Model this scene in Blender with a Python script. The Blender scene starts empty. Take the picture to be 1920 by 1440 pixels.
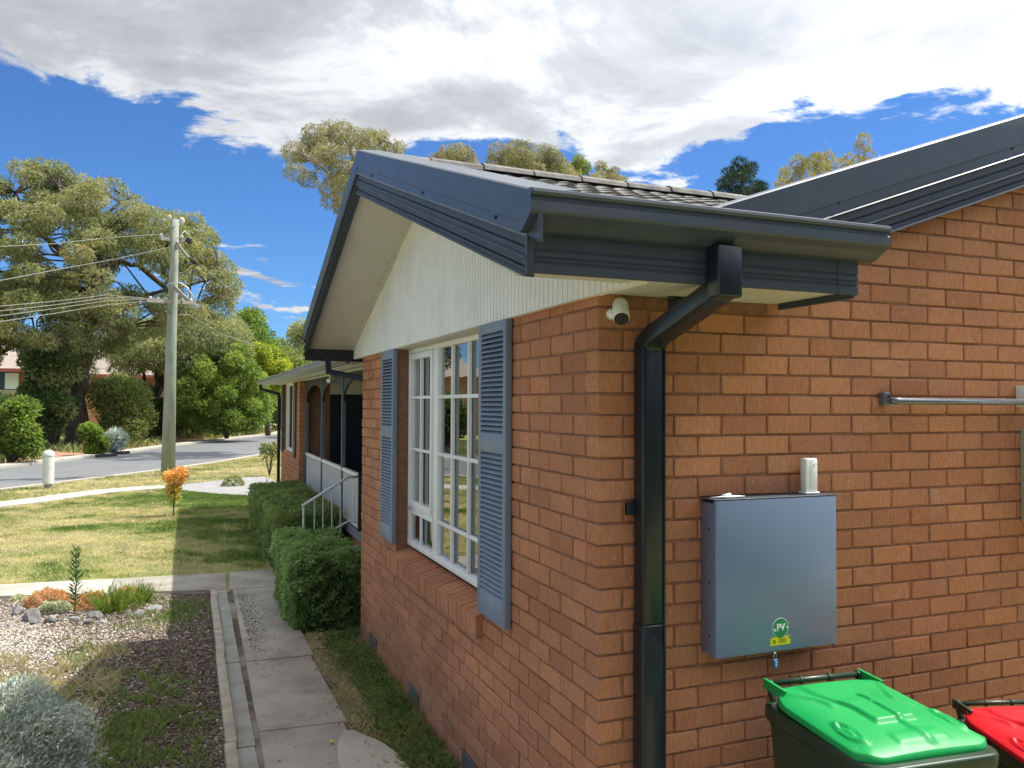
import bpy, bmesh, math, random
import numpy as np
from mathutils import Vector, Matrix

random.seed(7)
RNG = np.random.default_rng(11)
C = bpy.context.scene.collection
scene = bpy.context.scene
rad = math.radians

# ------------------------------------------------------------------ camera
CAM = np.array([-1.5408, -2.9456, 2.1781])
YAW, PITCH, ROLL, FPX = .3769, .026, .0044, 1535.2     # focal length in pixels of a 1920 wide frame
FW = np.array([math.sin(YAW)*math.cos(PITCH), math.cos(YAW)*math.cos(PITCH), math.sin(PITCH)])
_r = np.array([math.cos(YAW), -math.sin(YAW), 0.])
_u = np.cross(_r, FW)
RT = math.cos(ROLL)*_r + math.sin(ROLL)*_u
UP = -math.sin(ROLL)*_r + math.cos(ROLL)*_u
cd = bpy.data.cameras.new('camera'); cam = bpy.data.objects.new('camera', cd); C.objects.link(cam)
cd.sensor_width = 36; cd.lens = 36*FPX/1920; cd.clip_start = .05; cd.clip_end = 3000
cam.matrix_world = Matrix(((RT[0], UP[0], -FW[0], CAM[0]), (RT[1], UP[1], -FW[1], CAM[1]),
                           (RT[2], UP[2], -FW[2], CAM[2]), (0, 0, 0, 1)))
scene.camera = cam

# ------------------------------------------------------------------ world and sun
SUN_EL, SUN_DIR = 60.0, Vector((.575, -.02, 1.0)).normalized()      # towards the sun
world = bpy.data.worlds.new('World'); scene.world = world; world.use_nodes = True
wn, wl = world.node_tree.nodes, world.node_tree.links
wn.clear()
def W(t, **k):
    n = wn.new(t)
    for a, b in k.items(): setattr(n, a, b)
    return n
def wmath(op, a, b=None, c=None, clamp=False):
    n = W('ShaderNodeMath', operation=op, use_clamp=clamp)
    for i, v in enumerate((a, b, c)):
        if v is None: continue
        if isinstance(v, (int, float)): n.inputs[i].default_value = v
        else: wl.new(v, n.inputs[i])
    return n.outputs[0]
sky = W('ShaderNodeTexSky', sky_type='NISHITA', sun_disc=False)
sky.sun_elevation = rad(SUN_EL); sky.sun_rotation = math.atan2(SUN_DIR.x, SUN_DIR.y)
sky.altitude = 600; sky.air_density = 1.0; sky.dust_density = .25; sky.ozone_density = 2.2
tc = W('ShaderNodeTexCoord')
sep = W('ShaderNodeSeparateXYZ'); wl.new(tc.outputs['Generated'], sep.inputs[0])
dz = sep.outputs[2]
inv = wmath('DIVIDE', 1.0, wmath('MAXIMUM', wmath('ADD', dz, .10), .03))
cx = wmath('MULTIPLY', sep.outputs[0], inv); cy = wmath('MULTIPLY', sep.outputs[1], inv)
comb = W('ShaderNodeCombineXYZ'); wl.new(cx, comb.inputs[0]); wl.new(cy, comb.inputs[1])
def wnoise(scale, detail, rough, off=(0, 0, 0), dist=0.0):
    m = W('ShaderNodeMapping'); m.inputs['Location'].default_value = off
    wl.new(comb.outputs[0], m.inputs[0])
    n = W('ShaderNodeTexNoise'); n.inputs['Scale'].default_value = scale
    n.inputs['Detail'].default_value = detail; n.inputs['Roughness'].default_value = rough
    n.inputs['Distortion'].default_value = dist
    wl.new(m.outputs[0], n.inputs['Vector'])
    return n.outputs['Fac']
CLOUD_OFF = (5.3, 4.2, 0)
n_big = wnoise(.55, 3, .5, CLOUD_OFF, .3)
n_mid = wnoise(2.1, 11, .62, (7.7, 2.3, 1), .35)
# coverage rises with height above the horizon (a cloud deck seen from below)
cov = W('ShaderNodeValToRGB'); wl.new(dz, cov.inputs[0])
el = cov.color_ramp.elements
el[0].position = 0.0; el[0].color = (.40, .40, .40, 1)
el[1].position = .22; el[1].color = (.38, .38, .38, 1)
for p_, v_ in ((.292, .455), (.325, .66), (.36, .84), (.50, .86), (.72, .68), (1.0, .62)):
    e = el.new(p_); e.color = (v_, v_, v_, 1)
dens = wmath('ADD', wmath('MULTIPLY', wmath('SUBTRACT', n_big, .5), .55),
             wmath('MULTIPLY', wmath('SUBTRACT', n_mid, .5), 1.35))
dens = wmath('ADD', dens, cov.outputs[0])
mask = W('ShaderNodeMapRange', interpolation_type='SMOOTHSTEP'); wl.new(dens, mask.inputs[0])
mask.inputs[1].default_value = .50; mask.inputs[2].default_value = .61
n_sh = wnoise(1.7, 9, .60, (1.2, 5.1, 3), .45)
shade = wmath('ADD', wmath('MULTIPLY', wmath('SUBTRACT', dens, .60), .80), wmath('MULTIPLY', wmath('SUBTRACT', n_sh, .5), 1.9))
shade = wmath('MULTIPLY_ADD', shade, 1.0, .05)
cr = W('ShaderNodeValToRGB'); wl.new(shade, cr.inputs[0])
ce = cr.color_ramp.elements
ce[0].position = -0.0; ce[0].color = (.74, .76, .79, 1)
ce[1].position = .48; ce[1].color = (.37, .395, .44, 1)
e = ce.new(.20); e.color = (.50, .52, .56, 1)
cs = W('ShaderNodeVectorMath', operation='SCALE'); wl.new(cr.outputs[0], cs.inputs[0]); cs.inputs['Scale'].default_value = 1.0
sdn = W('ShaderNodeVectorMath', operation='DOT_PRODUCT'); wl.new(tc.outputs['Generated'], sdn.inputs[0]); sdn.inputs[1].default_value = tuple(SUN_DIR)
glow = wmath('MULTIPLY_ADD', wmath('POWER', wmath('MAXIMUM', sdn.outputs['Value'], 0.0), 3.0), 7.5, 2.15)      # clouds are brighter towards the sun
wl.new(glow, cs.inputs['Scale'])
mixc = W('ShaderNodeMix', data_type='RGBA'); wl.new(mask.outputs[0], mixc.inputs[0])
tint = W('ShaderNodeMix', data_type='RGBA', blend_type='MULTIPLY'); tint.inputs[0].default_value = 1
wl.new(sky.outputs[0], tint.inputs[6]); tint.inputs[7].default_value = (.115, .195, .295, 1)
wl.new(tint.outputs[2], mixc.inputs[6]); wl.new(cs.outputs[0], mixc.inputs[7])
bg = W('ShaderNodeBackground'); bg.inputs['Strength'].default_value = .15
wl.new(mixc.outputs[2], bg.inputs['Color'])
wo = W('ShaderNodeOutputWorld'); wl.new(bg.outputs[0], wo.inputs[0])

sd = bpy.data.lights.new('sun', 'SUN'); sd.energy = 2.0; sd.angle = rad(.53); sd.color = (1, .95, .86)
sun = bpy.data.objects.new('sun', sd); C.objects.link(sun)
sun.rotation_euler = SUN_DIR.to_track_quat('Z', 'Y').to_euler(); sun.location = (20, 0, 40)
scene.view_settings.view_transform = 'Standard'; scene.view_settings.look = 'None'
scene.view_settings.exposure = 1.74; scene.view_settings.gamma = 1; scene.view_settings.use_curve_mapping = False
scene.cycles.use_denoising = True
scene.cycles.max_bounces = 8; scene.cycles.diffuse_bounces = 4; scene.cycles.transparent_max_bounces = 8

# ------------------------------------------------------------------ helpers
def ray(px, py): return FW + (px-960)/FPX*RT - (py-720)/FPX*UP
def at(px, py, axis, val):
    d = ray(px, py); return CAM + d*(val-CAM[axis])/d[axis]
def gz(px, py, z=0.0): return at(px, py, 2, z)
def at_dist(px, py, Y): return at(px, py, 1, Y)
def project(P):
    d = np.asarray(P, float)-CAM; z = d@FW
    return 960+FPX*(d@RT)/z, 720-FPX*(d@UP)/z, z

def tag(o, label=None, cat=None, group=None, kind=None):
    if label: o['label'] = label
    if cat: o['category'] = cat
    if group: o['group'] = group
    if kind: o['kind'] = kind
    return o
def empty(name, loc=(0, 0, 0), rz=0.0, label=None, cat=None, group=None, kind=None, parent=None):
    o = bpy.data.objects.new(name, None); C.objects.link(o)
    o.location = loc; o.rotation_euler = (0, 0, rz); o.empty_display_size = .1
    if parent: o.parent = parent
    return tag(o, label, cat, group, kind)
def link(name, me, parent=None, loc=None):
    o = bpy.data.objects.new(name, me); C.objects.link(o)
    if parent: o.parent = parent
    if loc is not None: o.location = loc
    return o
class MB:
    def __init__(s): s.v = []; s.f = []
    def add(s, v, f):
        n = len(s.v); s.v += [tuple(map(float, p)) for p in v]; s.f += [tuple(i+n for i in q) for q in f]; return s
    def box(s, x0, x1, y0, y1, z0, z1):
        return s.add([(x0,y0,z0),(x1,y0,z0),(x1,y1,z0),(x0,y1,z0),(x0,y0,z1),(x1,y0,z1),(x1,y1,z1),(x0,y1,z1)],
                     [(0,3,2,1),(4,5,6,7),(0,1,5,4),(1,2,6,5),(2,3,7,6),(3,0,4,7)])
    def beam(s, a, b, w, h, up=(0, 0, 1)):
        a, b = Vector(a), Vector(b); d = (b-a).normalized(); up = Vector(up)
        sx = d.cross(up)
        if sx.length < 1e-4: sx = d.cross(Vector((1, 0, 0)))
        sx.normalize(); sz = sx.cross(d)
        q = [(-w/2, -h/2), (w/2, -h/2), (w/2, h/2), (-w/2, h/2)]
        v = [a+sx*i+sz*j for i, j in q]+[b+sx*i+sz*j for i, j in q]
        return s.add(v, [(0,3,2,1),(4,5,6,7),(0,1,5,4),(1,2,6,5),(2,3,7,6),(3,0,4,7)][::1])
    def tube(s, pts, rs, n=8, cap=True):
        pts = [Vector(p) for p in pts]
        if not hasattr(rs, '__len__'): rs = [rs]*len(pts)
        rings = []; ref = None
        for i, p in enumerate(pts):
            d = (pts[min(i+1, len(pts)-1)]-pts[max(i-1, 0)]).normalized()
            if ref is None:
                ref = d.cross(Vector((0, 0, 1)))
                if ref.length < .1: ref = d.cross(Vector((1, 0, 0)))
            ref = (ref-d*ref.dot(d)).normalized(); o = d.cross(ref)
            rings.append([p+(ref*math.cos(2*math.pi*k/n)+o*math.sin(2*math.pi*k/n))*rs[i] for k in range(n)])
        v = [q for r in rings for q in r]; f = []
        for i in range(len(pts)-1):
            for k in range(n):
                f.append((i*n+k, i*n+(k+1) % n, (i+1)*n+(k+1) % n, (i+1)*n+k))
        if cap: f += [tuple(range(n))[::-1], tuple((len(pts)-1)*n+k for k in range(n))]
        return s.add(v, f)
    def lathe(s, prof, c=(0, 0, 0), n=16):      # prof: (r, z)
        v = [(c[0]+r*math.cos(2*math.pi*k/n), c[1]+r*math.sin(2*math.pi*k/n), c[2]+z) for r, z in prof for k in range(n)]
        f = [(i*n+k, i*n+(k+1) % n, (i+1)*n+(k+1) % n, (i+1)*n+k) for i in range(len(prof)-1) for k in range(n)]
        f += [tuple(range(n))[::-1], tuple((len(prof)-1)*n+k for k in range(n))]
        return s.add(v, f)
    def sweep(s, prof, frames, close=True, caps=True):   # prof 2d points; frames: functions (a,b)->3d
        n = len(prof); v = [fr(a, b) for fr in frames for a, b in prof]; f = []
        m = n if close else n-1
        for i in range(len(frames)-1):
            for k in range(m): f.append((i*n+k, i*n+(k+1) % n, (i+1)*n+(k+1) % n, (i+1)*n+k))
        if caps and close: f += [tuple(range(n))[::-1], tuple((len(frames)-1)*n+k for k in range(n))]
        return s.add(v, f)
    def mesh(s, name, mat, smooth=False, fix=True):
        me = bpy.data.meshes.new(name); me.from_pydata(s.v, [], s.f)
        if fix:
            bm = bmesh.new(); bm.from_mesh(me); bmesh.ops.recalc_face_normals(bm, faces=bm.faces); bm.to_mesh(me); bm.free()
        if mat: me.materials.append(mat)
        if smooth: me.polygons.foreach_set('use_smooth', [True]*len(me.polygons))
        return me
    def build(s, name, mat, parent=None, smooth=False, loc=None, bevel=0, fix=True):
        o = link(name, s.mesh(name, mat, smooth, fix), parent, loc)
        if bevel:
            m = o.modifiers.new('bevel', 'BEVEL'); m.width = bevel; m.segments = 2; m.limit_method = 'ANGLE'; m.angle_limit = rad(35)
            for p in o.data.polygons: p.use_smooth = True
            m.harden_normals = False
        return o

# ------------------------------------------------------------------ materials
def new_mat(name):
    m = bpy.data.materials.new(name); m.use_nodes = True
    nt = m.node_tree; b = nt.nodes['Principled BSDF']; return m, nt, b
def N(nt, t, **k):
    n = nt.nodes.new(t)
    for a, b in k.items(): setattr(n, a, b)
    return n
def M(nt, op, a, b=None, c=None, clamp=False):
    n = N(nt, 'ShaderNodeMath', operation=op, use_clamp=clamp)
    for i, v in enumerate((a, b, c)):
        if v is None: continue
        if isinstance(v, (int, float)): n.inputs[i].default_value = v
        else: nt.links.new(v, n.inputs[i])
    return n.outputs[0]
def noise(nt, scale, detail=4, rough=.55, vec=None, stretch=None, dist=0):
    n = N(nt, 'ShaderNodeTexNoise'); n.inputs['Scale'].default_value = scale
    n.inputs['Detail'].default_value = detail; n.inputs['Roughness'].default_value = rough
    n.inputs['Distortion'].default_value = dist
    if vec is None:
        vec = N(nt, 'ShaderNodeNewGeometry').outputs['Position']
    if stretch:
        mp = N(nt, 'ShaderNodeMapping'); mp.inputs['Scale'].default_value = stretch
        nt.links.new(vec, mp.inputs[0]); vec = mp.outputs[0]
    nt.links.new(vec, n.inputs['Vector']); return n.outputs['Fac']
def ramp(nt, fac, stops, interp='LINEAR'):
    r = N(nt, 'ShaderNodeValToRGB'); r.color_ramp.interpolation = interp
    e = r.color_ramp.elements
    while len(e) < len(stops): e.new(.5)
    for i, (p, c) in enumerate(stops):
        e[i].position = p; e[i].color = tuple(c)+(1,) if len(c) == 3 else c
    nt.links.new(fac, r.inputs[0]); return r.outputs[0]
def mix(nt, fac, a, b, mode='MIX'):
    n = N(nt, 'ShaderNodeMix', data_type='RGBA', blend_type=mode)
    for i, v in ((0, fac), (6, a), (7, b)):
        if isinstance(v, (int, float)): n.inputs[i].default_value = v
        elif isinstance(v, tuple): n.inputs[i].default_value = v+(1,) if len(v) == 3 else v
        else: nt.links.new(v, n.inputs[i])
    return n.outputs[2]
def bump(nt, b, h, strength, dist):
    n = N(nt, 'ShaderNodeBump'); n.inputs['Strength'].default_value = strength; n.inputs['Distance'].default_value = dist
    nt.links.new(h, n.inputs['Height']); nt.links.new(n.outputs[0], b.inputs['Normal'])
def plain(name, col, rough=.5, var=.12, scale=6, metal=0, spec=.5, bmp=.0, bscale=60, coat=0, dirt=0):
    m, nt, b = new_mat(name)
    f = noise(nt, scale, 5, .6)
    lo = tuple(c*(1-var) for c in col); hi = tuple(min(1, c*(1+var)) for c in col)
    c = ramp(nt, f, [(.3, lo), (.7, hi)])
    if dirt:
        g = noise(nt, 2.3, 8, .65)
        c = mix(nt, ramp(nt, g, [(.48, (0, 0, 0)), (.72, (dirt, dirt, dirt))]), c, (.16, .13, .10))
    nt.links.new(c, b.inputs['Base Color'])
    b.inputs['Roughness'].default_value = rough; b.inputs['Metallic'].default_value = metal
    b.inputs['Specular IOR Level'].default_value = spec; b.inputs['Coat Weight'].default_value = coat
    r = noise(nt, scale*3, 4, .6)
    nt.links.new(M(nt, 'MULTIPLY_ADD', r, .25, rough-.12), b.inputs['Roughness'])
    if bmp: bump(nt, b, noise(nt, bscale, 4, .6), bmp, .003)
    return m

def brick_material(name, base_lo, base_hi, cell=True):
    m, nt, b = new_mat(name)
    geo = N(nt, 'ShaderNodeNewGeometry'); sp = N(nt, 'ShaderNodeSeparateXYZ'); nt.links.new(geo.outputs['Position'], sp.inputs[0])
    row = M(nt, 'FLOOR', M(nt, 'DIVIDE', M(nt, 'SUBTRACT', 2.58, sp.outputs[2]), .088))
    s = M(nt, 'ADD', sp.outputs[0], sp.outputs[1])
    par = M(nt, 'MODULO', M(nt, 'ADD', row, 40), 2)           # odd rows: stretcher first on the front, header first on the side
    isside = M(nt, 'LESS_THAN', M(nt, 'ABSOLUTE', M(nt, 'SUBTRACT', sp.outputs[1], .055)), .06)
    ph = M(nt, 'ABSOLUTE', M(nt, 'SUBTRACT', par, isside))
    cellx = M(nt, 'FLOOR', M(nt, 'DIVIDE', M(nt, 'ADD', s, M(nt, 'MULTIPLY_ADD', M(nt, 'SUBTRACT', 1.0, ph), .12, .005)), .24))
    cv = N(nt, 'ShaderNodeCombineXYZ')
    nt.links.new(cellx, cv.inputs[0]); nt.links.new(row, cv.inputs[1]); nt.links.new(M(nt, 'MULTIPLY', isside, 17), cv.inputs[2])
    wn_ = N(nt, 'ShaderNodeTexWhiteNoise', noise_dimensions='3D'); nt.links.new(cv.outputs[0], wn_.inputs['Vector'])
    r1 = wn_.outputs['Value']
    sc = N(nt, 'ShaderNodeSeparateColor'); nt.links.new(wn_.outputs['Color'], sc.inputs[0]); r2 = sc.outputs[1]
    c = ramp(nt, r1, [(0, base_lo), (.35, tuple((a+b_)/2 for a, b_ in zip(base_lo, base_hi))), (.8, base_hi), (1, (base_hi[0]*1.08, base_hi[1]*1.0, base_hi[2]*.9))])
    c = mix(nt, M(nt, 'MULTIPLY', M(nt, 'GREATER_THAN', r2, .80), .42), c, (.40, .19, .12))     # pinker grey bricks
    # soft flame marks along each brick, wire-cut vertical drag, weather
    fl = noise(nt, 7, 3, .5, stretch=(1, 1, .55))
    c = mix(nt, M(nt, 'MULTIPLY_ADD', fl, 1.3, -.4, True), c, mix(nt, .5, c, (base_hi[0]*1.15, base_hi[1]*.92, base_hi[2]*.75)))
    fine = noise(nt, 90, 4, .7, stretch=(1, 1, .28))
    c = mix(nt, .55, c, ramp(nt, fine, [(.3, (.56, .56, .56)), (.7, (1.28, 1.28, 1.28))]), 'MULTIPLY')
    big = noise(nt, 1.1, 4, .6)
    c = mix(nt, .45, c, ramp(nt, big, [(.35, (.76, .76, .78)), (.65, (1.2, 1.18, 1.13))]), 'MULTIPLY')
    # pale mortar flecks and dark pits
    vo = N(nt, 'ShaderNodeTexVoronoi', feature='F1'); vo.inputs['Scale'].default_value = 26; vo.inputs['Randomness'].default_value = 1
    nt.links.new(geo.outputs['Position'], vo.inputs['Vector'])
    vc = N(nt, 'ShaderNodeSeparateColor'); nt.links.new(vo.outputs['Color'], vc.inputs[0])
    fleck = M(nt, 'MULTIPLY', M(nt, 'LESS_THAN', vo.outputs['Distance'], M(nt, 'MULTIPLY', noise(nt, 55, 2, .6), .17)), M(nt, 'GREATER_THAN', vc.outputs[0], .62))
    c = mix(nt, M(nt, 'MULTIPLY', fleck, .8), c, (.55, .46, .40))
    pit = M(nt, 'MULTIPLY', M(nt, 'LESS_THAN', vo.outputs['Distance'], M(nt, 'MULTIPLY', noise(nt, 70, 2, .6), .15)), M(nt, 'LESS_THAN', vc.outputs[0], .30))
    c = mix(nt, M(nt, 'MULTIPLY', pit, .7), c, (.05, .025, .02))
    low = N(nt, 'ShaderNodeMapRange'); nt.links.new(M(nt, 'ADD', sp.outputs[2], M(nt, 'MULTIPLY', noise(nt, 5, 5, .7), .5)), low.inputs[0]); low.inputs[1].default_value = .75; low.inputs[2].default_value = .25
    c = mix(nt, M(nt, 'MULTIPLY', low.outputs[0], .45), c, (.17, .11, .075))
    smear = noise(nt, 4.5, 7, .7, stretch=(1, 1, .7))
    c = mix(nt, ramp(nt, smear, [(.58, (0, 0, 0)), (.74, (.45, .45, .45))]), c, (.50, .37, .29))
    nt.links.new(c, b.inputs['Base Color']); b.inputs['Roughness'].default_value = .88; b.inputs['Specular IOR Level'].default_value = .25
    h = M(nt, 'ADD', M(nt, 'MULTIPLY', fine, .6), M(nt, 'SUBTRACT', M(nt, 'MULTIPLY', noise(nt, 28, 5, .65), .7), M(nt, 'MULTIPLY', pit, .8)))
    bump(nt, b, h, .8, .005)
    return m
BRICK = brick_material('brick_red_brown', (.40, .170, .090), (.515, .242, .132))
MORTAR = plain('mortar', (.27, .13, .078), .95, .25, 25, bmp=.6, bscale=120)
SILLBRICK = BRICK
SLATE = plain('charcoal_steel', (.052, .066, .088), .42, .10, 3, spec=.4, coat=.22, dirt=.10)
SLATE2 = plain('charcoal_fascia', (.048, .061, .082), .5, .10, 3, spec=.35, dirt=.08)
BLACKISH = plain('dark_night_paint', (.012, .016, .026), .45, .15, 4)
PIPE = plain('dark_downpipe', (.010, .015, .022), .34, .15, 3, coat=.12)
SHUT = plain('shutter_blue_grey', (.20, .245, .33), .5, .08, 5, bmp=.15)
CREAM = plain('cream_soffit', (.60, .585, .53), .7, .06, 3)
CLAD = plain('white_cladding', (.84, .83, .83), .65, .05, 4, dirt=.12)
WHITE = plain('white_gloss', (.85, .85, .83), .4, .04, 9, dirt=.12)
ALU = plain('galvanised', (.42, .43, .44), .35, .1, 8, metal=.8)
STEELPAINT = plain('grey_rail', (.16, .17, .19), .28, .15, 8, metal=.4, coat=.3)
CONC = plain('concrete', (.33, .30, .25), .9, .18, 3.5, bmp=.6, bscale=90, dirt=.7)
CONC2 = plain('pale_concrete', (.42, .39, .33), .9, .12, 3, bmp=.4, bscale=90, dirt=.35)
CONCG = plain('grey_paver', (.27, .27, .265), .9, .12, 6, bmp=.4, dirt=.4)
def tile_material():
    m, nt, b = new_mat('roof_tile')
    f = noise(nt, 9, 8, .7); r = N(nt, 'ShaderNodeObjectInfo').outputs['Random']
    c = ramp(nt, f, [(.3, (.09, .085, .076)), (.5, (.17, .163, .15)), (.7, (.28, .27, .25))])
    c = mix(nt, .5, c, ramp(nt, r, [(0, (.75, .75, .75)), (1, (1.2, 1.18, 1.15))]), 'MULTIPLY')
    nt.links.new(c, b.inputs['Base Color']); b.inputs['Roughness'].default_value = .9
    bump(nt, b, noise(nt, 60, 5, .7), .6, .004); return m
TILE = tile_material()
def glass_material(name, tint=(.9, .95, .95), rough=.0):
    m, nt, b = new_mat(name); nt.nodes.remove(b)
    g = N(nt, 'ShaderNodeBsdfGlossy'); g.inputs['Roughness'].default_value = .0; g.inputs['Color'].default_value = (1, 1, 1, 1)
    t = N(nt, 'ShaderNodeBsdfTransparent'); t.inputs['Color'].default_value = tint+(1,)
    fr = N(nt, 'ShaderNodeFresnel'); fr.inputs['IOR'].default_value = 1.52
    geo = N(nt, 'ShaderNodeNewGeometry')
    bp = N(nt, 'ShaderNodeBump'); bp.inputs['Strength'].default_value = .06; bp.inputs['Distance'].default_value = .02
    nt.links.new(noise(nt, 2.2, 2, .5), bp.inputs['Height']); nt.links.new(bp.outputs[0], g.inputs['Normal'])
    mx = N(nt, 'ShaderNodeMixShader'); nt.links.new(M(nt, 'MULTIPLY_ADD', fr.outputs[0], 1.7, .03, True), mx.inputs[0])
    nt.links.new(t.outputs[0], mx.inputs[1]); nt.links.new(g.outputs[0], mx.inputs[2])
    nt.links.new(mx.outputs[0], nt.nodes['Material Output'].inputs[0]); return m
GLASS = glass_material('window_glass')
def cloth_material(name, col):
    m, nt, b = new_mat(name)
    nt.links.new(ramp(nt, noise(nt, 12, 3), [(.3, tuple(c*.9 for c in col)), (.7, col)]), b.inputs['Base Color'])
    b.inputs['Roughness'].default_value = .9; return m
CURTAIN = cloth_material('white_curtain', (.86, .86, .82))
DARKROOM = plain('interior_wall', (.16, .15, .14), .9, .1)

def ramp_attr(nt, name='tone'):
    a = N(nt, 'ShaderNodeAttribute'); a.attribute_name = name; return a.outputs['Fac']
def leaf_material(name, cols, transl=.35, rough=.55, spec=.3, patch=None):
    m, nt, b = new_mat(name)
    c = ramp(nt, ramp_attr(nt), [(i/(len(cols)-1), k) for i, k in enumerate(cols)])
    f = noise(nt, .9 if patch is None else patch, 3, .6)
    c = mix(nt, .6, c, ramp(nt, f, [(.32, (.55, .60, .60)), (.5, (.95, .95, .92)), (.68, (1.38, 1.32, 1.15))]), 'MULTIPLY')
    nt.links.new(c, b.inputs['Base Color']); b.inputs['Roughness'].default_value = rough
    b.inputs['Specular IOR Level'].default_value = spec
    tr = N(nt, 'ShaderNodeBsdfTranslucent'); nt.links.new(mix(nt, .5, c, (1.3, 1.25, .6), 'MULTIPLY'), tr.inputs['Color'])
    mx = N(nt, 'ShaderNodeMixShader'); mx.inputs[0].default_value = transl
    nt.links.new(b.outputs[0], mx.inputs[1]); nt.links.new(tr.outputs[0], mx.inputs[2])
    nt.links.new(mx.outputs[0], nt.nodes['Material Output'].inputs[0]); return m
def bark_material(name, a, b_):
    m, nt, b = new_mat(name)
    f = noise(nt, 5, 6, .7, stretch=(1, 1, .25))
    nt.links.new(ramp(nt, f, [(.35, a), (.65, b_)]), b.inputs['Base Color']); b.inputs['Roughness'].default_value = .95
    bump(nt, b, f, .8, .03); return m
BARK_DARK = bark_material('dark_bark', (.035, .026, .022), (.12, .09, .075))
BARK_PALE = bark_material('pale_bark', (.16, .13, .11), (.42, .38, .33))

# ------------------------------------------------------------------ foliage builders (numpy)
def quads_mesh(name, V, tone, mat, k=4):
    n = len(V)//k
    me = bpy.data.meshes.new(name); me.vertices.add(len(V)); me.vertices.foreach_set('co', V.astype(np.float32).ravel())
    me.loops.add(n*k); me.loops.foreach_set('vertex_index', np.arange(n*k, dtype=np.int32))
    me.polygons.add(n); me.polygons.foreach_set('loop_start', np.arange(0, n*k, k, dtype=np.int32))
    a = me.attributes.new('tone', 'FLOAT', 'POINT'); a.data.foreach_set('value', np.repeat(tone, k).astype(np.float32))
    me.materials.append(mat); me.update(calc_edges=True); return me
def unit(v): return v/np.maximum(np.linalg.norm(v, axis=1, keepdims=True), 1e-9)
def leaf_quads(P, D, Lh, Wd, rng=RNG):
    """diamond leaves at P pointing along D"""
    n = len(P); R = unit(rng.normal(size=(n, 3))); S = unit(np.cross(D, R))
    L = (Lh*rng.uniform(.6, 1.35, n))[:, None]; w = (Wd*rng.uniform(.6, 1.3, n))[:, None]
    nn = np.cross(D, S)*w*.25
    V = np.stack([P, P+D*L*.45+S*w*.5+nn, P+D*L, P+D*L*.45-S*w*.5+nn], 1)
    return V.reshape(-1, 3)
def in_poly(x, y, poly):
    poly = np.array(poly, float); c = np.zeros(len(x), bool); j = len(poly)-1
    for i in range(len(poly)):
        xi, yi = poly[i]; xj, yj = poly[j]
        m = ((yi > y) != (yj > y)) & (x < (xj-xi)*(y-yi)/(yj-yi+1e-9)+xi); c ^= m; j = i
    return c
def clump_leaves(cen, rad_, n, L, Wd, droop, flat=.7, top=.25, rng=RNG):
    """n leaves spread over the shell of an ellipsoidal clump"""
    d = unit(rng.normal(size=(n, 3))); d[:, 2] += top; d = unit(d)
    r = rad_*rng.uniform(.25, 1, n)**.45
    P = np.array(cen)+d*r[:, None]*np.array([1, 1, flat])
    D = unit(d*.7+rng.normal(size=(n, 3))*.6+np.array([0, 0, -droop])); return P, D
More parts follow.
